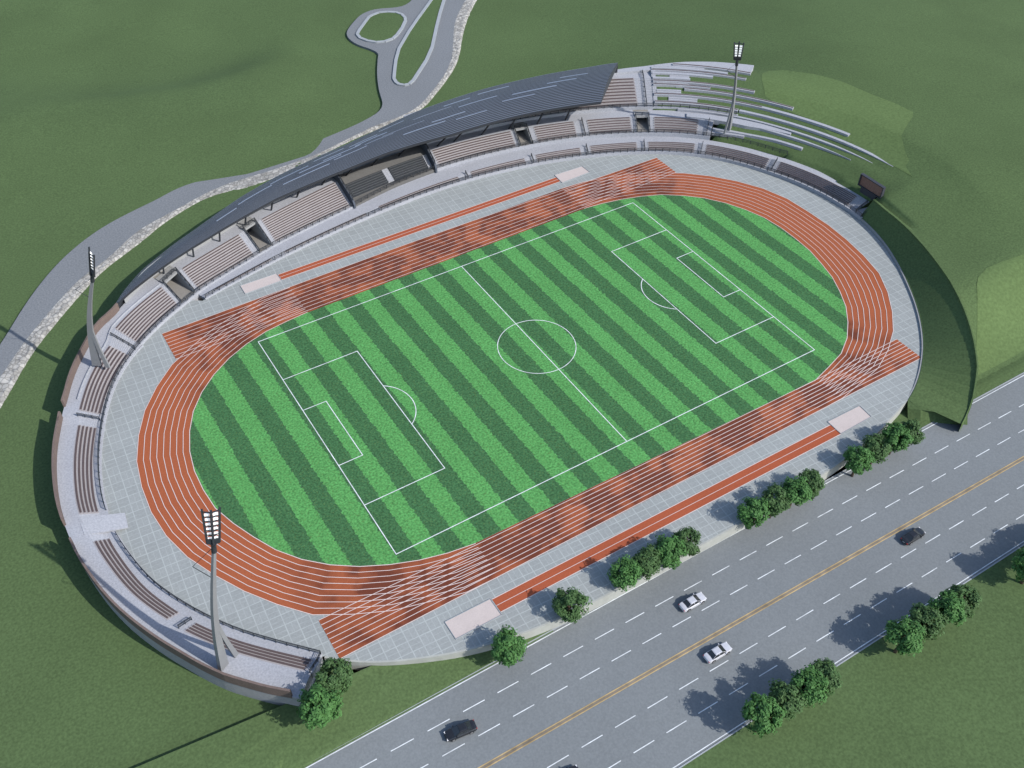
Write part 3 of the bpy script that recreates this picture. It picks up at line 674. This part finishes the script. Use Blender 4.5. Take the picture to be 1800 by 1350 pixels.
# ------------------------------------------------------------------ running track, pitch
cr, cl = (40.0,-.6), (-39.0,-.6)
IN = [(42.4,38.4),(54.0,36.1),(62.9,32.3),(69.7,26.6),(75.1,19.0),(77.9,11.0),(78.8,3.0),(77.9,-7.4),(74.9,-17.2),(70.9,-24.9),(67.2,-29.5),(61.8,-34.4),(57.2,-37.3),(46.3,-40.6),(16,-40.3),(-18.6,-39.7),(-40,-38.9),(-47.2,-37.6),(-53.1,-35.5),(-57.8,-33.3),(-62.2,-30.6),(-67.0,-26.3),(-71.2,-20.5),(-74.8,-12.7),(-77.1,-5.4),(-77.5,3.1),(-76.2,10.9),(-73.8,17.6),(-70.5,23.2),(-65.6,28.2),(-60.4,31.9),(-54.0,35.0),(-47.9,36.7),(-36,37.8),(0,38.2)]
OUT = [(0,49.0),(45,49.2),(60,45.8),(71.4,39.7),(80.0,31.8),(86.3,23.2),(89.5,13.1),(90.1,0.6),(89.0,-11.5),(86.1,-21.5),(81.6,-28.9),(76.1,-35.2),(70.0,-40.6),(60,-45.2),(46,-47.7),(0,-47.4),(-45,-47.3),(-58,-43.8),(-69.5,-38.3),(-74.2,-33.1),(-78.9,-26.4),(-83.3,-18.4),(-86.1,-11.5),(-87.5,-3.6),(-87.5,4.1),(-86.3,12.6),(-83.4,20.7),(-79.6,27.8),(-74.4,33.8),(-70.0,37.8),(-58,44.0),(-45,47.9)]
def ray_hit(poly, c, a):
    dx, dy = math.cos(a), math.sin(a); best = None
    for i in range(len(poly)):
        p, q = poly[i], poly[(i+1) % len(poly)]; ex, ey = q[0]-p[0], q[1]-p[1]; den = dx*ey-dy*ex
        if abs(den) < 1e-9: continue
        t = ((p[0]-c[0])*ey-(p[1]-c[1])*ex)/den; u = ((p[0]-c[0])*dy-(p[1]-c[1])*dx)/den
        if t > 0 and -1e-6 <= u <= 1+1e-6 and (best is None or t > best): best = t
    return (c[0]+dx*best, c[1]+dy*best)
PAIR = []
NA = 22
for k in range(NA+1): a = R(90-180*k/NA); PAIR.append((ray_hit(IN, cr, a), ray_hit(OUT, cr, a)))
for k in range(NA+1): a = R(-90-180*k/NA); PAIR.append((ray_hit(IN, cl, a), ray_hit(OUT, cl, a)))
def lane(f): return [(a[0]+(b[0]-a[0])*f, a[1]+(b[1]-a[1])*f) for a, b in PAIR]
def line_strip(mb, pts, w, z, closed=False):
    n = len(pts); L = []; Rr = []
    for i in range(n):
        p = Vector(pts[i]).to_2d(); a = Vector(pts[i-1] if (closed or i) else pts[i]).to_2d(); b = Vector(pts[(i+1) % n] if (closed or i < n-1) else pts[i]).to_2d()
        d1 = (p-a).normalized() if (p-a).length > 1e-6 else (b-p).normalized(); d2 = (b-p).normalized() if (b-p).length > 1e-6 else d1
        t = (d1+d2).normalized(); nn = Vector((-t.y, t.x)); k = w/2/max(.5, nn.dot(Vector((-d1.y, d1.x))))
        L.append((*(p+nn*k), z)); Rr.append((*(p-nn*k), z))
    for i in range(n if closed else n-1): j = (i+1) % n; mb.quad(Rr[i], Rr[j], L[j], L[i])
mb = MB(); n = len(PAIR); inn = lane(-.01); out = lane(1)
for i in range(n): j = (i+1) % n; mb.quad((*inn[i],.02),(*inn[j],.02),(*out[j],.02),(*out[i],.02))
TR = up_normals(mb.build('running_track', M['track'], recalc=False)); struct(TR)
far_o = lambda x: float(np.interp(x, [-70,0,72], [47.6,48.9,48.1])); far_i = lambda x: float(np.interp(x, [-70,0,72], [37.9,38.2,39.4])); nr_o = lambda x: float(np.interp(x, [-70,0,72], [-47.2,-47.4,-47.8])); nr_i = lambda x: float(np.interp(x, [-70,-20,46,72], [-38.6,-39.7,-40.6,-40.6]))
mb = MB()
for fo, fi, xa, xb in ((far_o, far_i, -70.0, 71.8), (nr_o, nr_i, -70.2, 71.2)):
    xs = np.linspace(xa, xb, 12)
    for i in range(11):
        a, b = xs[i], xs[i+1]; mb.quad((a,fi(a),.04),(b,fi(b),.04),(b,fo(b),.04),(a,fo(a),.04))
struct(up_normals(mb.build('sprint_straights', M['track'], recalc=False)))
mb = MB()
for k in range(9):
    ln = lane(k/8); line_strip(mb, ln[:NA+1], .125 if k else .15, .075); line_strip(mb, ln[NA+1:], .125 if k else .15, .075)
for fo, fi, xa, xb in ((far_o, far_i, -70.0, 71.8), (nr_o, nr_i, -70.2, 71.2)):
    for k in range(9): line_strip(mb, [(x, fi(x)+(fo(x)-fi(x))*k/8) for x in np.linspace(xa, xb, 8)], .125, .08)
struct(up_normals(mb.build('lane_markings', M['lane'], recalc=False)))
mb = MB(); mb.poly(lane(-.012), .055); struct(up_normals(mb.build('pitch', M['turf'], recalc=False)))
mb = MB(); z = .09; w = .17; yt, yb, gx = 33.8, -33.4, 52.55
line_strip(mb, [(-gx,yb),(-gx,yt),(gx,yt),(gx,yb)], w, z, True); line_strip(mb, [(0,yb),(0,yt)], w, z+.003)
for sx in (-1, 1):
    line_strip(mb, [(sx*gx,19.6),(sx*35.0,19.5),(sx*35.0,-20.2),(sx*gx,-20.2)], w, z+.003); line_strip(mb, [(sx*gx,8.95),(sx*47.3,8.9),(sx*47.3,-8.65),(sx*gx,-8.65)], w, z+.003)
    r = 8.0; cx = 31.6+8.0; a0 = math.acos((cx-35)/r)
    line_strip(mb, [(sx*(cx-r*math.cos(a)), .2+r*math.sin(a)) for a in np.linspace(-a0, a0, 22)], w, z+.005)
line_strip(mb, [(8.8*math.cos(a), .1+8.8*math.sin(a)) for a in np.linspace(0, 2*math.pi, 56, endpoint=False)], w*.9, z+.006, True)
struct(up_normals(mb.build('pitch_lines', M['white'], recalc=False)))
# run-ups and sand pits
mb = MB(); mw = MB()
for (ax, ay, bx, by, w) in ((-39.6,52.9,41.8,53.4,2.3),(-42.6,-52.2,38.9,-53.3,3.0)):
    mb.quad((ax,ay-w/2,.025),(bx,by-w/2,.025),(bx,by+w/2,.025),(ax,ay+w/2,.025))
    for off, lw in ((-w/2,.14),(w/2,.14),(0,.10)): line_strip(mw, [(ax,ay+off),(bx,by+off)], lw, .05)
struct(up_normals(mb.build('runway', M['runway'], recalc=False))); struct(up_normals(mw.build('runway_lines', M['lane'], recalc=False)))
for pts, lb in (([(-48.8,54.7),(-39.6,54.6),(-39.6,51.4),(-48.9,51.2)], 'pale pink sand pit at the left end of the far run-up'),
                ([(42.1,55.6),(51.2,55.3),(51.3,51.8),(41.8,51.4)], 'pale sand pit with one bright white edge at the right end of the far run-up'),
                ([(39.0,-50.9),(48.2,-51.1),(47.9,-54.7),(38.9,-54.8)], 'pale pink sand pit near the roadside, behind the rightmost roadside tree clump'),
                ([(-51.9,-50.3),(-42.8,-50.5),(-42.8,-54.3),(-51.9,-54.2)], 'largest looking sand pit in the front, partly under the shadow of a single tree')):
    c = np.mean(pts, 0); t = thing('sand_pit', lb, 'sand pit', (c[0], c[1], 0), 0, 'long jump sand pits beside the track')
    L = [(p[0]-c[0], p[1]-c[1]) for p in pts]
    m2 = MB(); m2.poly(L, .04); up_normals(m2.build('sand', M['sand'], t, recalc=False))
    m2 = MB()
    for i in range(4): a, b = L[i], L[(i+1) % 4]; m2.bar((*a,.07), (*b,.07), .10, .16)
    m2.build('pit_kerb', M['kerb'], t)

# ------------------------------------------------------------------ upper path with rubble bank and kerbed islands
PU = [(-130,30),(-111.2,52.4),(-101.8,64.1),(-92.7,77.6),(-84.0,87.5),(-76.2,93.7),(-68.8,97.8),(-61.0,100.4),(-54.0,102.3),(-48.1,104.7),(-40.8,105.2),(-32.9,102.4),(-26.0,103.2),(-16.8,104.9),(-5.2,107.6),(6.7,109.7),(13.2,111.6),(17.6,113.6),(20.5,117.1),(22.8,124.8),(27.2,135.1),(32.7,145.4),(34.3,147.8),(33.1,152.2),(31.4,155.2),(30.3,159.3),(30.4,164.1),(31.9,167.7),(36.6,172.6),(41.6,177.0),(45.6,178.4),(49.3,178.4),(55.8,175.6),(59.5,176.2),(63.3,178.9),(72.5,187.3),(90,204)]
PL = [(-131,22),(-112.7,43.7),(-104.1,53.2),(-98.3,60.9),(-94.2,65.5),(-87.4,72.6),(-79.6,79.7),(-72.8,83.1),(-65.9,88.8),(-61.0,91.9),(-53.4,94.4),(-45.2,97.4),(-38.0,99.6),(-28.9,100.0),(-23.2,99.8),(-15.4,100.2),(-8.1,101.1),(4.2,104.5),(12.7,106.8),(18.1,107.0),(28.3,109.2),(40.0,118.7),(47.3,125.3),(53.7,132.9),(62.2,147.2),(68.2,156.5),(77.8,167.1),(86,176),(105,192)]
SLo = [(-131,14),(-112.1,36.7),(-106.3,43.4),(-101.3,50.9),(-96.0,58.6),(-89.3,65.7),(-82.2,72.9),(-75.0,79.7),(-67.6,83.7),(-61.5,87.2),(-57.5,90.3),(-50.4,93.7),(-43.3,96.0),(-37.4,95.6),(-31.7,94.0),(-24.5,94.7),(-15.4,96.5),(-4.9,100.5),(8.2,104.6),(28.5,107.8),(38.0,115.1),(48.4,123.9),(56.1,132.1),(65.5,146.0),(73.5,156.3),(83.1,166.9),(91.1,174.4),(108,190)]
def rs(P, n):
    P = np.array(P, float)
    for _ in range(2): P = np.vstack([P[:1], np.stack([.75*P[:-1]+.25*P[1:], .25*P[:-1]+.75*P[1:]], 1).reshape(-1, 2), P[-1:]])
    L = np.r_[0, np.cumsum(np.hypot(*np.diff(P, axis=0).T))]; t = np.linspace(0, L[-1], n); return np.stack([np.interp(t, L, P[:,0]), np.interp(t, L, P[:,1])], 1)
PUs = rs(PU, 160); PLs = rs(PL, 160)
mb = MB(); mb.poly([tuple(p) for p in PUs]+[tuple(p) for p in PLs[::-1]], -1.2, 0, 1.6); struct(up_normals(mb.build('path', M['pathstone'], recalc=False)))
SL = rs(SLo, 230); PL2 = rs(PL, 230); mb = MB(); NW = 7; vs = []; fs = []
for i in range(230):
    a = Vector((*PL2[i],0)); b = Vector((*SL[i],0))
    for k in range(NW+1):
        f = k/NW; p = a.lerp(b, f); z = -1.14-.25*f if f < .8 else -1.35-1.0*(f-.8)/.2
        j = noise.noise(Vector((p.x*.9, p.y*.9, 3)))*.22+noise.noise(Vector((p.x*2.1, p.y*2.1, 9)))*.12
        vs.append((p.x+j*.8, p.y+j*.6, z+(j if 0 < k < NW else -.05)))
for i in range(229):
    for k in range(NW): fs.append((i*(NW+1)+k, i*(NW+1)+k+1, (i+1)*(NW+1)+k+1, (i+1)*(NW+1)+k))
mb.add(vs, fs); o = up_normals(mb.build('stone_embankment', M['rubble'], recalc=False)); tag(o, 'band of rough pale rubble stone along the grey path behind the roof', 'embankment')
I1 = [(33.9,163.3),(35.6,165.5),(39.9,170.0),(43.2,173.3),(45.0,174.2),(47.9,174.8),(50.7,173.8),(53.1,171.9),(54.1,169.5),(53.8,166.4),(52.8,164.3),(49.2,159.9),(45.2,156.0),(42.7,154.3),(39.5,153.8),(36.8,154.8),(34.8,157.2),(33.6,160.3)]
I2 = [(82,186),(69.2,175.1),(64.3,170.3),(57.3,163.6),(50.0,156.3),(44.4,150.2),(41.2,146.7),(36.6,140.0),(32.6,133.2),(30.3,129.1),(29.8,126.6),(30.0,125.1),(31.1,123.8),(32.7,123.5),(35.1,125.1),(39.3,129.2),(45.1,134.9),(51.1,142.0),(54.7,147.2),(59.0,153.5),(66.2,163.7),(73.0,172.8),(84,185)]
mb = MB(); mk = MB()
for I in (I1, I2):
    mb.poly(I, -1.0, 0, .3)
    n = len(I)
    for i in range(n): a, b = I[i], I[(i+1) % n]; mk.bar((*a,-1.0), (*b,-1.0), 1.05, .42)
struct(up_normals(mb.build('grass_island', M['grass'], recalc=False))); struct(mk.build('island_kerb', M['kerb']))

# ------------------------------------------------------------------ floodlight towers
def tower(base, top, label, face, hface):
    B = Vector(base); Tp = Vector(top); t = thing('floodlight_tower', label, 'floodlight', base, 0, 'floodlight towers round the bowl')
    V = Tp-B; fwd = Vector((*face, 0)).normalized(); side = Vector((-fwd.y, fwd.x, 0))
    neck = V*.70
    def cen(f): return V*(.78*f)*1.0+fwd*(-1.3*math.sin(f*math.pi)*.8)
    # tapering fin with a forked foot
    mb = MB(); N = 12
    def fin(c0, w0, w1, t0_, t1_, f0, f1, shift):
        prev = None
        for i in range(N+1):
            f = f0+(f1-f0)*i/N; g_ = (f-f0)/(f1-f0); c = cen(f)+shift(f); w = w0+(w1-w0)*g_**.75; tk = t0_+(t1_-t0_)*g_
            r = [c-side*tk/2-fwd*w/2, c+side*tk/2-fwd*w/2, c+side*tk/2+fwd*w/2, c-side*tk/2+fwd*w/2]
            if prev: mb.add([*prev, *r], [(0,1,5,4),(1,2,6,5),(2,3,7,6),(3,0,4,7)]+([(0,3,2,1)] if i == 1 else [])+([(4,5,6,7)] if i == N else []))
            prev = r
    fin(0, 1.85, .55, .75, .42, 0, 1, lambda f: Vector())
    fin(0, .95, .55, .45, .4, 0, .5, lambda f: (fwd*2.6-side*.5)*(1-f/.5)**1.1)
    mast = mb.build('mast', M['mast'], t)
    mb = MB(); e = cen(1.0); ax = (V-e).normalized(); L = (V-e).length
    mb.tube([e-ax*.4, e+ax*1.0, e+ax*1.6], [.42,.36,.55], 10); mb.build('mast_collar', M['dark'], t)
    hb = e+ax*1.5; hl = L-1.5; tilt = (ax-fwd*.0).normalized(); hf = Vector((*hface, 0)).normalized(); sd_ = tilt.cross(hf).normalized(); nr = sd_.cross(tilt).normalized()
    if nr.dot(hf) < 0: nr = -nr
    nr = (nr+Vector((0,0,-.12))).normalized()
    mb = MB(); w0, w1 = .85, 1.2
    for x in (-1, 0, 1):
        bow = nr*(-.35 if x == 0 else .1)
        mb.bar(hb+sd_*x*w0+bow, hb+tilt*(hl+.5)+sd_*x*w1+bow, .2, .3)
    for k in range(8):
        f = k/7; w = w0+(w1-w0)*f; c = hb+tilt*hl*f
        mb.bar(c-sd_*w+nr*.1, c-nr*.35, .16, .16); mb.bar(c+sd_*w+nr*.1, c-nr*.35, .16, .16)
    mb.add([hb-sd_*w0*1.05-nr*.2, hb+sd_*w0*1.05-nr*.2, hb+sd_*w0*1.1+tilt*.9-nr*.2, hb-sd_*w0*1.1+tilt*.9-nr*.2, hb-sd_*w0*1.05+nr*.3, hb+sd_*w0*1.05+nr*.3, hb+sd_*w0*1.1+tilt*.9+nr*.3, hb-sd_*w0*1.1+tilt*.9+nr*.3], [(3,2,1,0),(4,5,6,7),(0,1,5,4),(1,2,6,5),(2,3,7,6),(3,0,4,7)])
    head = mb.build('lamp_frame', M['dark'], t)
    for k in range(6):
        f = (k+.85)/6.6; w = w0+(w1-w0)*f; c = hb+tilt*hl*f
        for x in (-1, 1):
            m2 = MB(); q = c+sd_*x*w*.5+nr*.12; hw = w*.30; hh = hl/6.6*.22
            a = [q-sd_*hw-tilt*hh, q+sd_*hw-tilt*hh, q+sd_*hw+tilt*hh, q-sd_*hw+tilt*hh]; m2.add([p+nr*.16 for p in a]+[p-nr*.14 for p in a], [(0,1,2,3),(7,6,5,4),(0,4,5,1),(1,5,6,2),(2,6,7,3),(3,7,4,0)])
            m2.build('floodlight', M['lampwhite'], head)
    mb = MB(); out_ = Vector((-3.0,.4,0)); k1 = V*.80; k3 = cen(.80); k2 = k1*.6+k3*.4+out_
    mb.tube([k1, k2, k3], .07, 5); mb.build('stay_cable', M['dark'], t)
    return t
tower((-85.3,41.2,3.3), (-79.0,36.0,33.8), 'leaning floodlight tower seen from the side, its lamp panel over the grey path', (.8,-.6), (1.0,.07))
tower((-87.2,-39.6,2.0), (-81.2,-39.0,38.6), 'tall floodlight tower at lower left, white lamp panel over the red track', (.85,.5), (.28,.96))
tower((93.8,43.6,4.6), (87.9,40.3,32.9), 'small looking far floodlight tower on the upper right among the hillside benches', (-.88,-.48), (-.7,-.7))

# ------------------------------------------------------------------ scoreboard
sb = thing('scoreboard', 'dark framed scoreboard with a brown screen standing at the right end of the lower seats', 'scoreboard', (104.3,.3,2.4), 0)
mb = MB(); mb.box((.05,.2,1.2), (.7,5.2,2.8)); mb.build('plinth', M['frame'], sb)
mb = MB()
for c, z in (((0,0,2.62),(.9,7.9,.22)),((0,0,5.75),(.9,7.9,.24)),((0,-3.82,4.18),(.9,.26,2.92)),((0,3.82,4.18),(.9,.26,2.92)),((.22,0,4.18),(.4,7.4,2.94))): mb.box(c, z)
mb.build('frame', M['frame'], sb)
mb = MB(); mb.box((-.02,0,4.18), (.08,7.36,2.88)); mb.build('screen', M['screen'], sb)

# ------------------------------------------------------------------ cars
def car(label, loc, rz, paint):
    t = thing('car', label, 'car', loc, rz, 'cars driving on the road')
    secs = [(-2.62,.70,.42,.78),(-2.52,.84,.30,.90),(-2.2,.92,.24,1.00),(-1.5,.95,.22,1.03),(-.6,.96,.22,1.01),(.6,.96,.22,1.0),(1.25,.95,.22,.98),(1.9,.93,.23,.90),(2.3,.88,.26,.82),(2.52,.76,.32,.72),(2.6,.60,.40,.62)]
    mb = MB(); ring = []
    for x, w, zl, zh in secs:
        r = .16; ring.append([(x,-w*.92,zl),(x,-w,zl+.12),(x,-w,(zl+zh)/2),(x,-w*.97,zh-.10),(x,-w*.86,zh),(x,0,zh+.035),(x,w*.86,zh),(x,w*.97,zh-.10),(x,w,(zl+zh)/2),(x,w,zl+.12),(x,w*.92,zl)])
    K = 11; vs = [p for r_ in ring for p in r_]; fs = []
    for i in range(len(ring)-1):
        for k in range(K): fs.append((i*K+k, i*K+(k+1) % K, (i+1)*K+(k+1) % K, (i+1)*K+k))
    fs += [tuple(range(K)), tuple((len(ring)-1)*K+k for k in range(K))]
    mb.add(vs, fs)
    lo = [(-1.85,.80,.98),(1.28,.80,.96)]; hi = [(-1.0,.64,1.45),(.32,.64,1.46)]
    A = [(-1.85,-.82,.97),(1.28,-.82,.95),(1.28,.82,.95),(-1.85,.82,.97)]; B = [(-1.02,-.66,1.52),(.30,-.66,1.55),(.30,.66,1.55),(-1.02,.66,1.52)]
    C = [(-.88,-.46,1.585),(.2,-.46,1.61),(.2,.46,1.61),(-.88,.46,1.585)]
    mb.add(A+B+C, [(0,1,5,4),(1,2,6,5),(2,3,7,6),(3,0,4,7),(4,5,9,8),(5,6,10,9),(6,7,11,10),(7,4,8,11),(8,9,10,11)])
    body_ = mb.build('body', paint, t, smooth=False)
    def pane(q, name, inset=.06):
        q = [Vector(p) for p in q]; c = sum(q, Vector())/4; nn = (q[1]-q[0]).cross(q[3]-q[0]).normalized()
        if nn.dot(c-Vector((-.3,0,.7))) < 0: nn = -nn
        q = [p+(c-p)*inset+nn*.015 for p in q]; m2 = MB(); m2.add([*q, *[p+nn*.012 for p in q]], [(3,2,1,0),(4,5,6,7),(0,1,5,4),(1,2,6,5),(2,3,7,6),(3,0,4,7)]); m2.build(name, M['glass'], t)
    pane((A[1],A[2],B[2],B[1]), 'windscreen'); pane((A[3],A[0],B[0],B[3]), 'rear_window')
    for y, (a, b) in ((-1,(0,1)),(1,(3,2))):
        f = lambda p, q, k: tuple(p[i]+(q[i]-p[i])*k for i in range(3))
        m_ = .52; pane((A[a], f(A[a],A[b],m_), f(B[a],B[b],m_), B[a]), 'side_window', .09); pane((f(A[a],A[b],m_), A[b], B[b], f(B[a],B[b],m_)), 'side_window', .09)
    for x in (-1.55, 1.55):
        for y in (-.86, .86):
            m2 = MB(); m2.tube([(x,y-.13,.36),(x,y+.13,.36)], .36, 16); wh = m2.build('wheel', M['tyre'], t)
            m2 = MB(); sg = 1 if y > 0 else -1; m2.tube([(x,y+sg*.10,.36),(x,y+sg*.145,.36)], .25, 12); m2.build('rim', M['rim'], wh)
    for y in (-.62, .62):
        m2 = MB(); m2.box((2.42,y,.70), (.22,.40,.13), -.35*(1 if y > 0 else -1)); m2.build('headlight', M['clearlamp'], t)
        m2 = MB(); m2.box((-2.50,y,.80), (.16,.42,.14), .2*(1 if y > 0 else -1)); m2.build('taillight', M['redlamp'], t)
        m2 = MB(); m2.box((.95,y/.62*1.02,1.0), (.16,.22,.14)); m2.build('wing_mirror', paint, t)
    m2 = MB()
    for x in (-1.55, 1.55):
        for y in (-.955, .955): m2.tube([(x,y-.01,.40),(x,y+.01,.40)], .43, 16)
    m2.build('wheel_arch', M['dark'], t)
    m2 = MB(); m2.box((2.58,0,.46), (.10,.9,.16)); m2.build('grille', M['dark'], t)
    m2 = MB(); m2.box((-2.60,0,.62), (.06,.5,.14)); m2.build('number_plate', M['white'], t)
    return t
car('white sedan in the far lanes of the road, opposite the pair of roadside tree clumps', (-11.8,-68.9,GR), -.01, M['carwhite'])
car('white sedan just below the yellow centre line, left of the tree shadow', (-14.6,-78.9,GR), -.02, M['carwhite'])
car('black sedan facing left in the lower left part of the road', (-58.9,-67.8,GR), math.pi-.14, M['carblack'])
car('black sedan just below the yellow centre line on the right part of the road', (33.1,-79.7,GR), .0, M['carblack'])
car('black sedan cut off by the bottom edge of the picture', (-48.9,-82.9,GR), -.02, M['carblack'])

# ------------------------------------------------------------------ trees
def tree_meshes(seed, leaf, nclump=62, per=62):
    rnd = random.Random(seed); lf = MB()
    cl = []
    while len(cl) < nclump:
        th = rnd.uniform(0, 2*math.pi); z = rnd.uniform(-1, 1); rr = rnd.uniform(.45, 1)**.5
        r = math.sqrt(1-z*z)*rr; p = Vector((2.35*r*math.cos(th), 2.35*r*math.sin(th), 2.7*z*rr))
        p *= 1+.22*noise.noise(p*.6+Vector((seed,0,0)))
        if p.z < 0: p.x *= .92; p.y *= .92
        cl.append((p+Vector((0,0,4.9)), rnd.uniform(.55,.98)))
    for c, cr_ in cl:
        out_ = (c-Vector((0,0,4.4))).normalized()
        for _ in range(per):
            d = Vector((rnd.gauss(0,1), rnd.gauss(0,1), rnd.gauss(0,1))).normalized()*cr_*rnd.random()**.45
            d.z *= .8
            p = c+d; nn = (d.normalized()*.6+out_*.6+Vector((rnd.uniform(-.7,.7), rnd.uniform(-.7,.7), rnd.uniform(-.2,.9)))).normalized()
            a = nn.orthogonal().normalized(); a = Matrix.Rotation(rnd.uniform(0,6.28), 3, nn) @ a; b = nn.cross(a); L = rnd.uniform(.17,.30); W = L*rnd.uniform(.45,.7)
            lf.add([p-a*L, p-b*W, p+a*L, p+b*W], [(0,1,2,3)])
    tk = MB(); tk.tube([(0,0,-.3),(.05,.02,1.2),(0,.08,2.6),(.05,0,4.2),(0,0,6.2)], [.30,.22,.18,.13,.05], 8)
    for k in range(6):
        a = k*1.05+seed; h = 1.9+.45*k; tk.tube([(0,.05,h),(.9*math.cos(a),.9*math.sin(a),h+.9),(1.8*math.cos(a),1.8*math.sin(a),h+1.5)], [.10,.07,.03], 6)
    return lf, tk
TREES = [
 (-76.9,-55.2,0,1.12,'bright lower tree of the overlapping pair at the terrace end, lower left',None,-1.75),
 (-72.9,-51.4,1,1.02,'duller tree tucked behind a brighter one at the terrace end',None,-1.6),
 (-45.9,-61.4,0,1.0,'single bright roadside tree casting its shadow over the front sand pit',None,None),
 (-32.6,-60.0,1,.98,'single dull green tree between the other lone tree and the first clump',None,None),
 (-20.9,-60.0,0,1.0,'bright leftmost tree of the clump by the middle of the podium wall',None,None),
 (-15.8,-60.0,1,.95,'duller second tree of the clump by the middle of the podium wall',None,None),
 (-10.9,-60.2,0,.98,'bright third tree of the clump by the middle of the podium wall',None,None),
 (-7.0,-60.4,1,.92,'dull rightmost tree of the clump by the middle of the podium wall',None,None),
 (8.0,-61.6,0,1.0,'bright leftmost tree of the clump on the right half of the podium',None,None),
 (13.3,-61.8,1,.95,'dull second tree of the clump on the right half of the podium',None,None),
 (18.2,-62.0,0,.98,'bright third tree of the clump on the right half of the podium',None,None),
 (22.4,-62.2,1,.92,'dull rightmost tree of the clump on the right half of the podium',None,None),
 (34.6,-62.8,0,1.0,'bright leftmost tree of the clump below the right sand pit',None,None),
 (40.0,-62.6,1,.95,'dull second tree of the clump below the right sand pit',None,None),
 (45.5,-62.6,0,.98,'bright third tree of the clump below the right sand pit',None,None),
 (49.0,-63.1,1,.92,'dull rightmost tree of the clump by the dark grass bank end',None,None),
 (11.8,-94.7,0,1.05,'bright leftmost tree of the clump beyond the road on the right lawn',None,None),
 (17.0,-94.8,1,1.0,'dull second tree of the clump beyond the road on the right lawn',None,None),
 (22.2,-95.0,0,1.03,'bright third tree of the clump beyond the road on the right lawn',None,None),
 (25.8,-95.2,1,.97,'dull rightmost tree of the clump beyond the road on the right lawn',None,None),
 (-18.3,-92.6,0,1.05,'bright leftmost tree of the bottom clump beyond the road',None,None),
 (-13.2,-92.6,1,1.0,'dull second tree of the bottom clump beyond the road',None,None),
 (-8.5,-92.9,0,1.03,'bright third tree of the bottom clump beyond the road',None,None),
 (-4.9,-93.0,1,.97,'dull rightmost tree of the bottom clump beyond the road',None,None),
 (42.3,-97.2,0,1.05,'tree half cut by the right edge of the picture, its shadow over the road',None,None),
 (47.5,-97.2,1,1.0,'tree standing beyond the right edge of the picture',None,None),
 (52.6,-97.4,0,1.03,'further tree standing beyond the right edge of the picture, shading the road',None,None),
 (56.4,-97.6,1,.97,'last tree standing beyond the right edge of the picture',None,None),
]
protos = {}
rnd = random.Random(3)
for k in (0, 1):
    for sd_ in (0, 1, 2):
        lf, tk = tree_meshes(11+sd_*7+k*3, k)
        o = thing('broadleaf_tree', 'x', 'tree'); lf.build('crown', M['leafA' if k == 0 else 'leafB'], o, recalc=False); tk.build('trunk', M['bark'], o, smooth=True); protos[(k, sd_)] = o
used = set()
for i, (x, y, k, sc, lb, _, zb_) in enumerate(TREES):
    key = (k, (i//2) % 3); o = protos[key] if key not in used else copy_tree(protos[key]); used.add(key)
    o.location = (x, y, (GR+.02) if zb_ is None else zb_); o.rotation_euler = (0,0,rnd.uniform(0,6.28)); o.scale = (sc*rnd.uniform(1.1,1.2),)*2+(sc*rnd.uniform(1.0,1.08),)
    tag(o, lb, 'tree', 'leafy trees along the road')

# ------------------------------------------------------------------ camera, light
cam = bpy.data.cameras.new('camera'); co = bpy.data.objects.new('camera', cam); COL.objects.link(co)
cam.lens = 1691.85/1800*36; cam.sensor_width = 36; cam.clip_end = 6000; cam.clip_start = 1
co.matrix_world = Matrix.Translation((-90.52,-130.417,146.428)) @ Matrix.Rotation(-.57228, 4, 'Z') @ Matrix.Rotation(.786155, 4, 'X') @ Matrix.Rotation(.016592, 4, 'Z')
S.camera = co
EL, AZ = 38.5, 121.0                      # sun height, heading of the shadows in plan
sun = bpy.data.lights.new('sun', 'SUN'); sun.energy = 3.4; sun.angle = R(.5); sun.color = (1,.955,.89)
so = bpy.data.objects.new('sun', sun); COL.objects.link(so)
ds = Vector((math.cos(R(AZ))*math.cos(R(EL)), math.sin(R(AZ))*math.cos(R(EL)), -math.sin(R(EL))))
so.rotation_euler = ds.to_track_quat('-Z', 'Y').to_euler(); so.location = (60,-120,200)
w = bpy.data.worlds.new('World'); S.world = w; w.use_nodes = True; nt = w.node_tree
sky = nt.nodes.new('ShaderNodeTexSky'); sky.sky_type = 'NISHITA'; sky.sun_disc = False; sky.sun_elevation = R(EL)
sky.sun_rotation = math.atan2(-ds.x, -ds.y)
nt.links.new(sky.outputs[0], nt.nodes['Background'].inputs[0]); nt.nodes['Background'].inputs[1].default_value = .135
S.view_settings.view_transform = 'Standard'; S.view_settings.look = 'None'; S.view_settings.exposure = .70; S.view_settings.gamma = 1
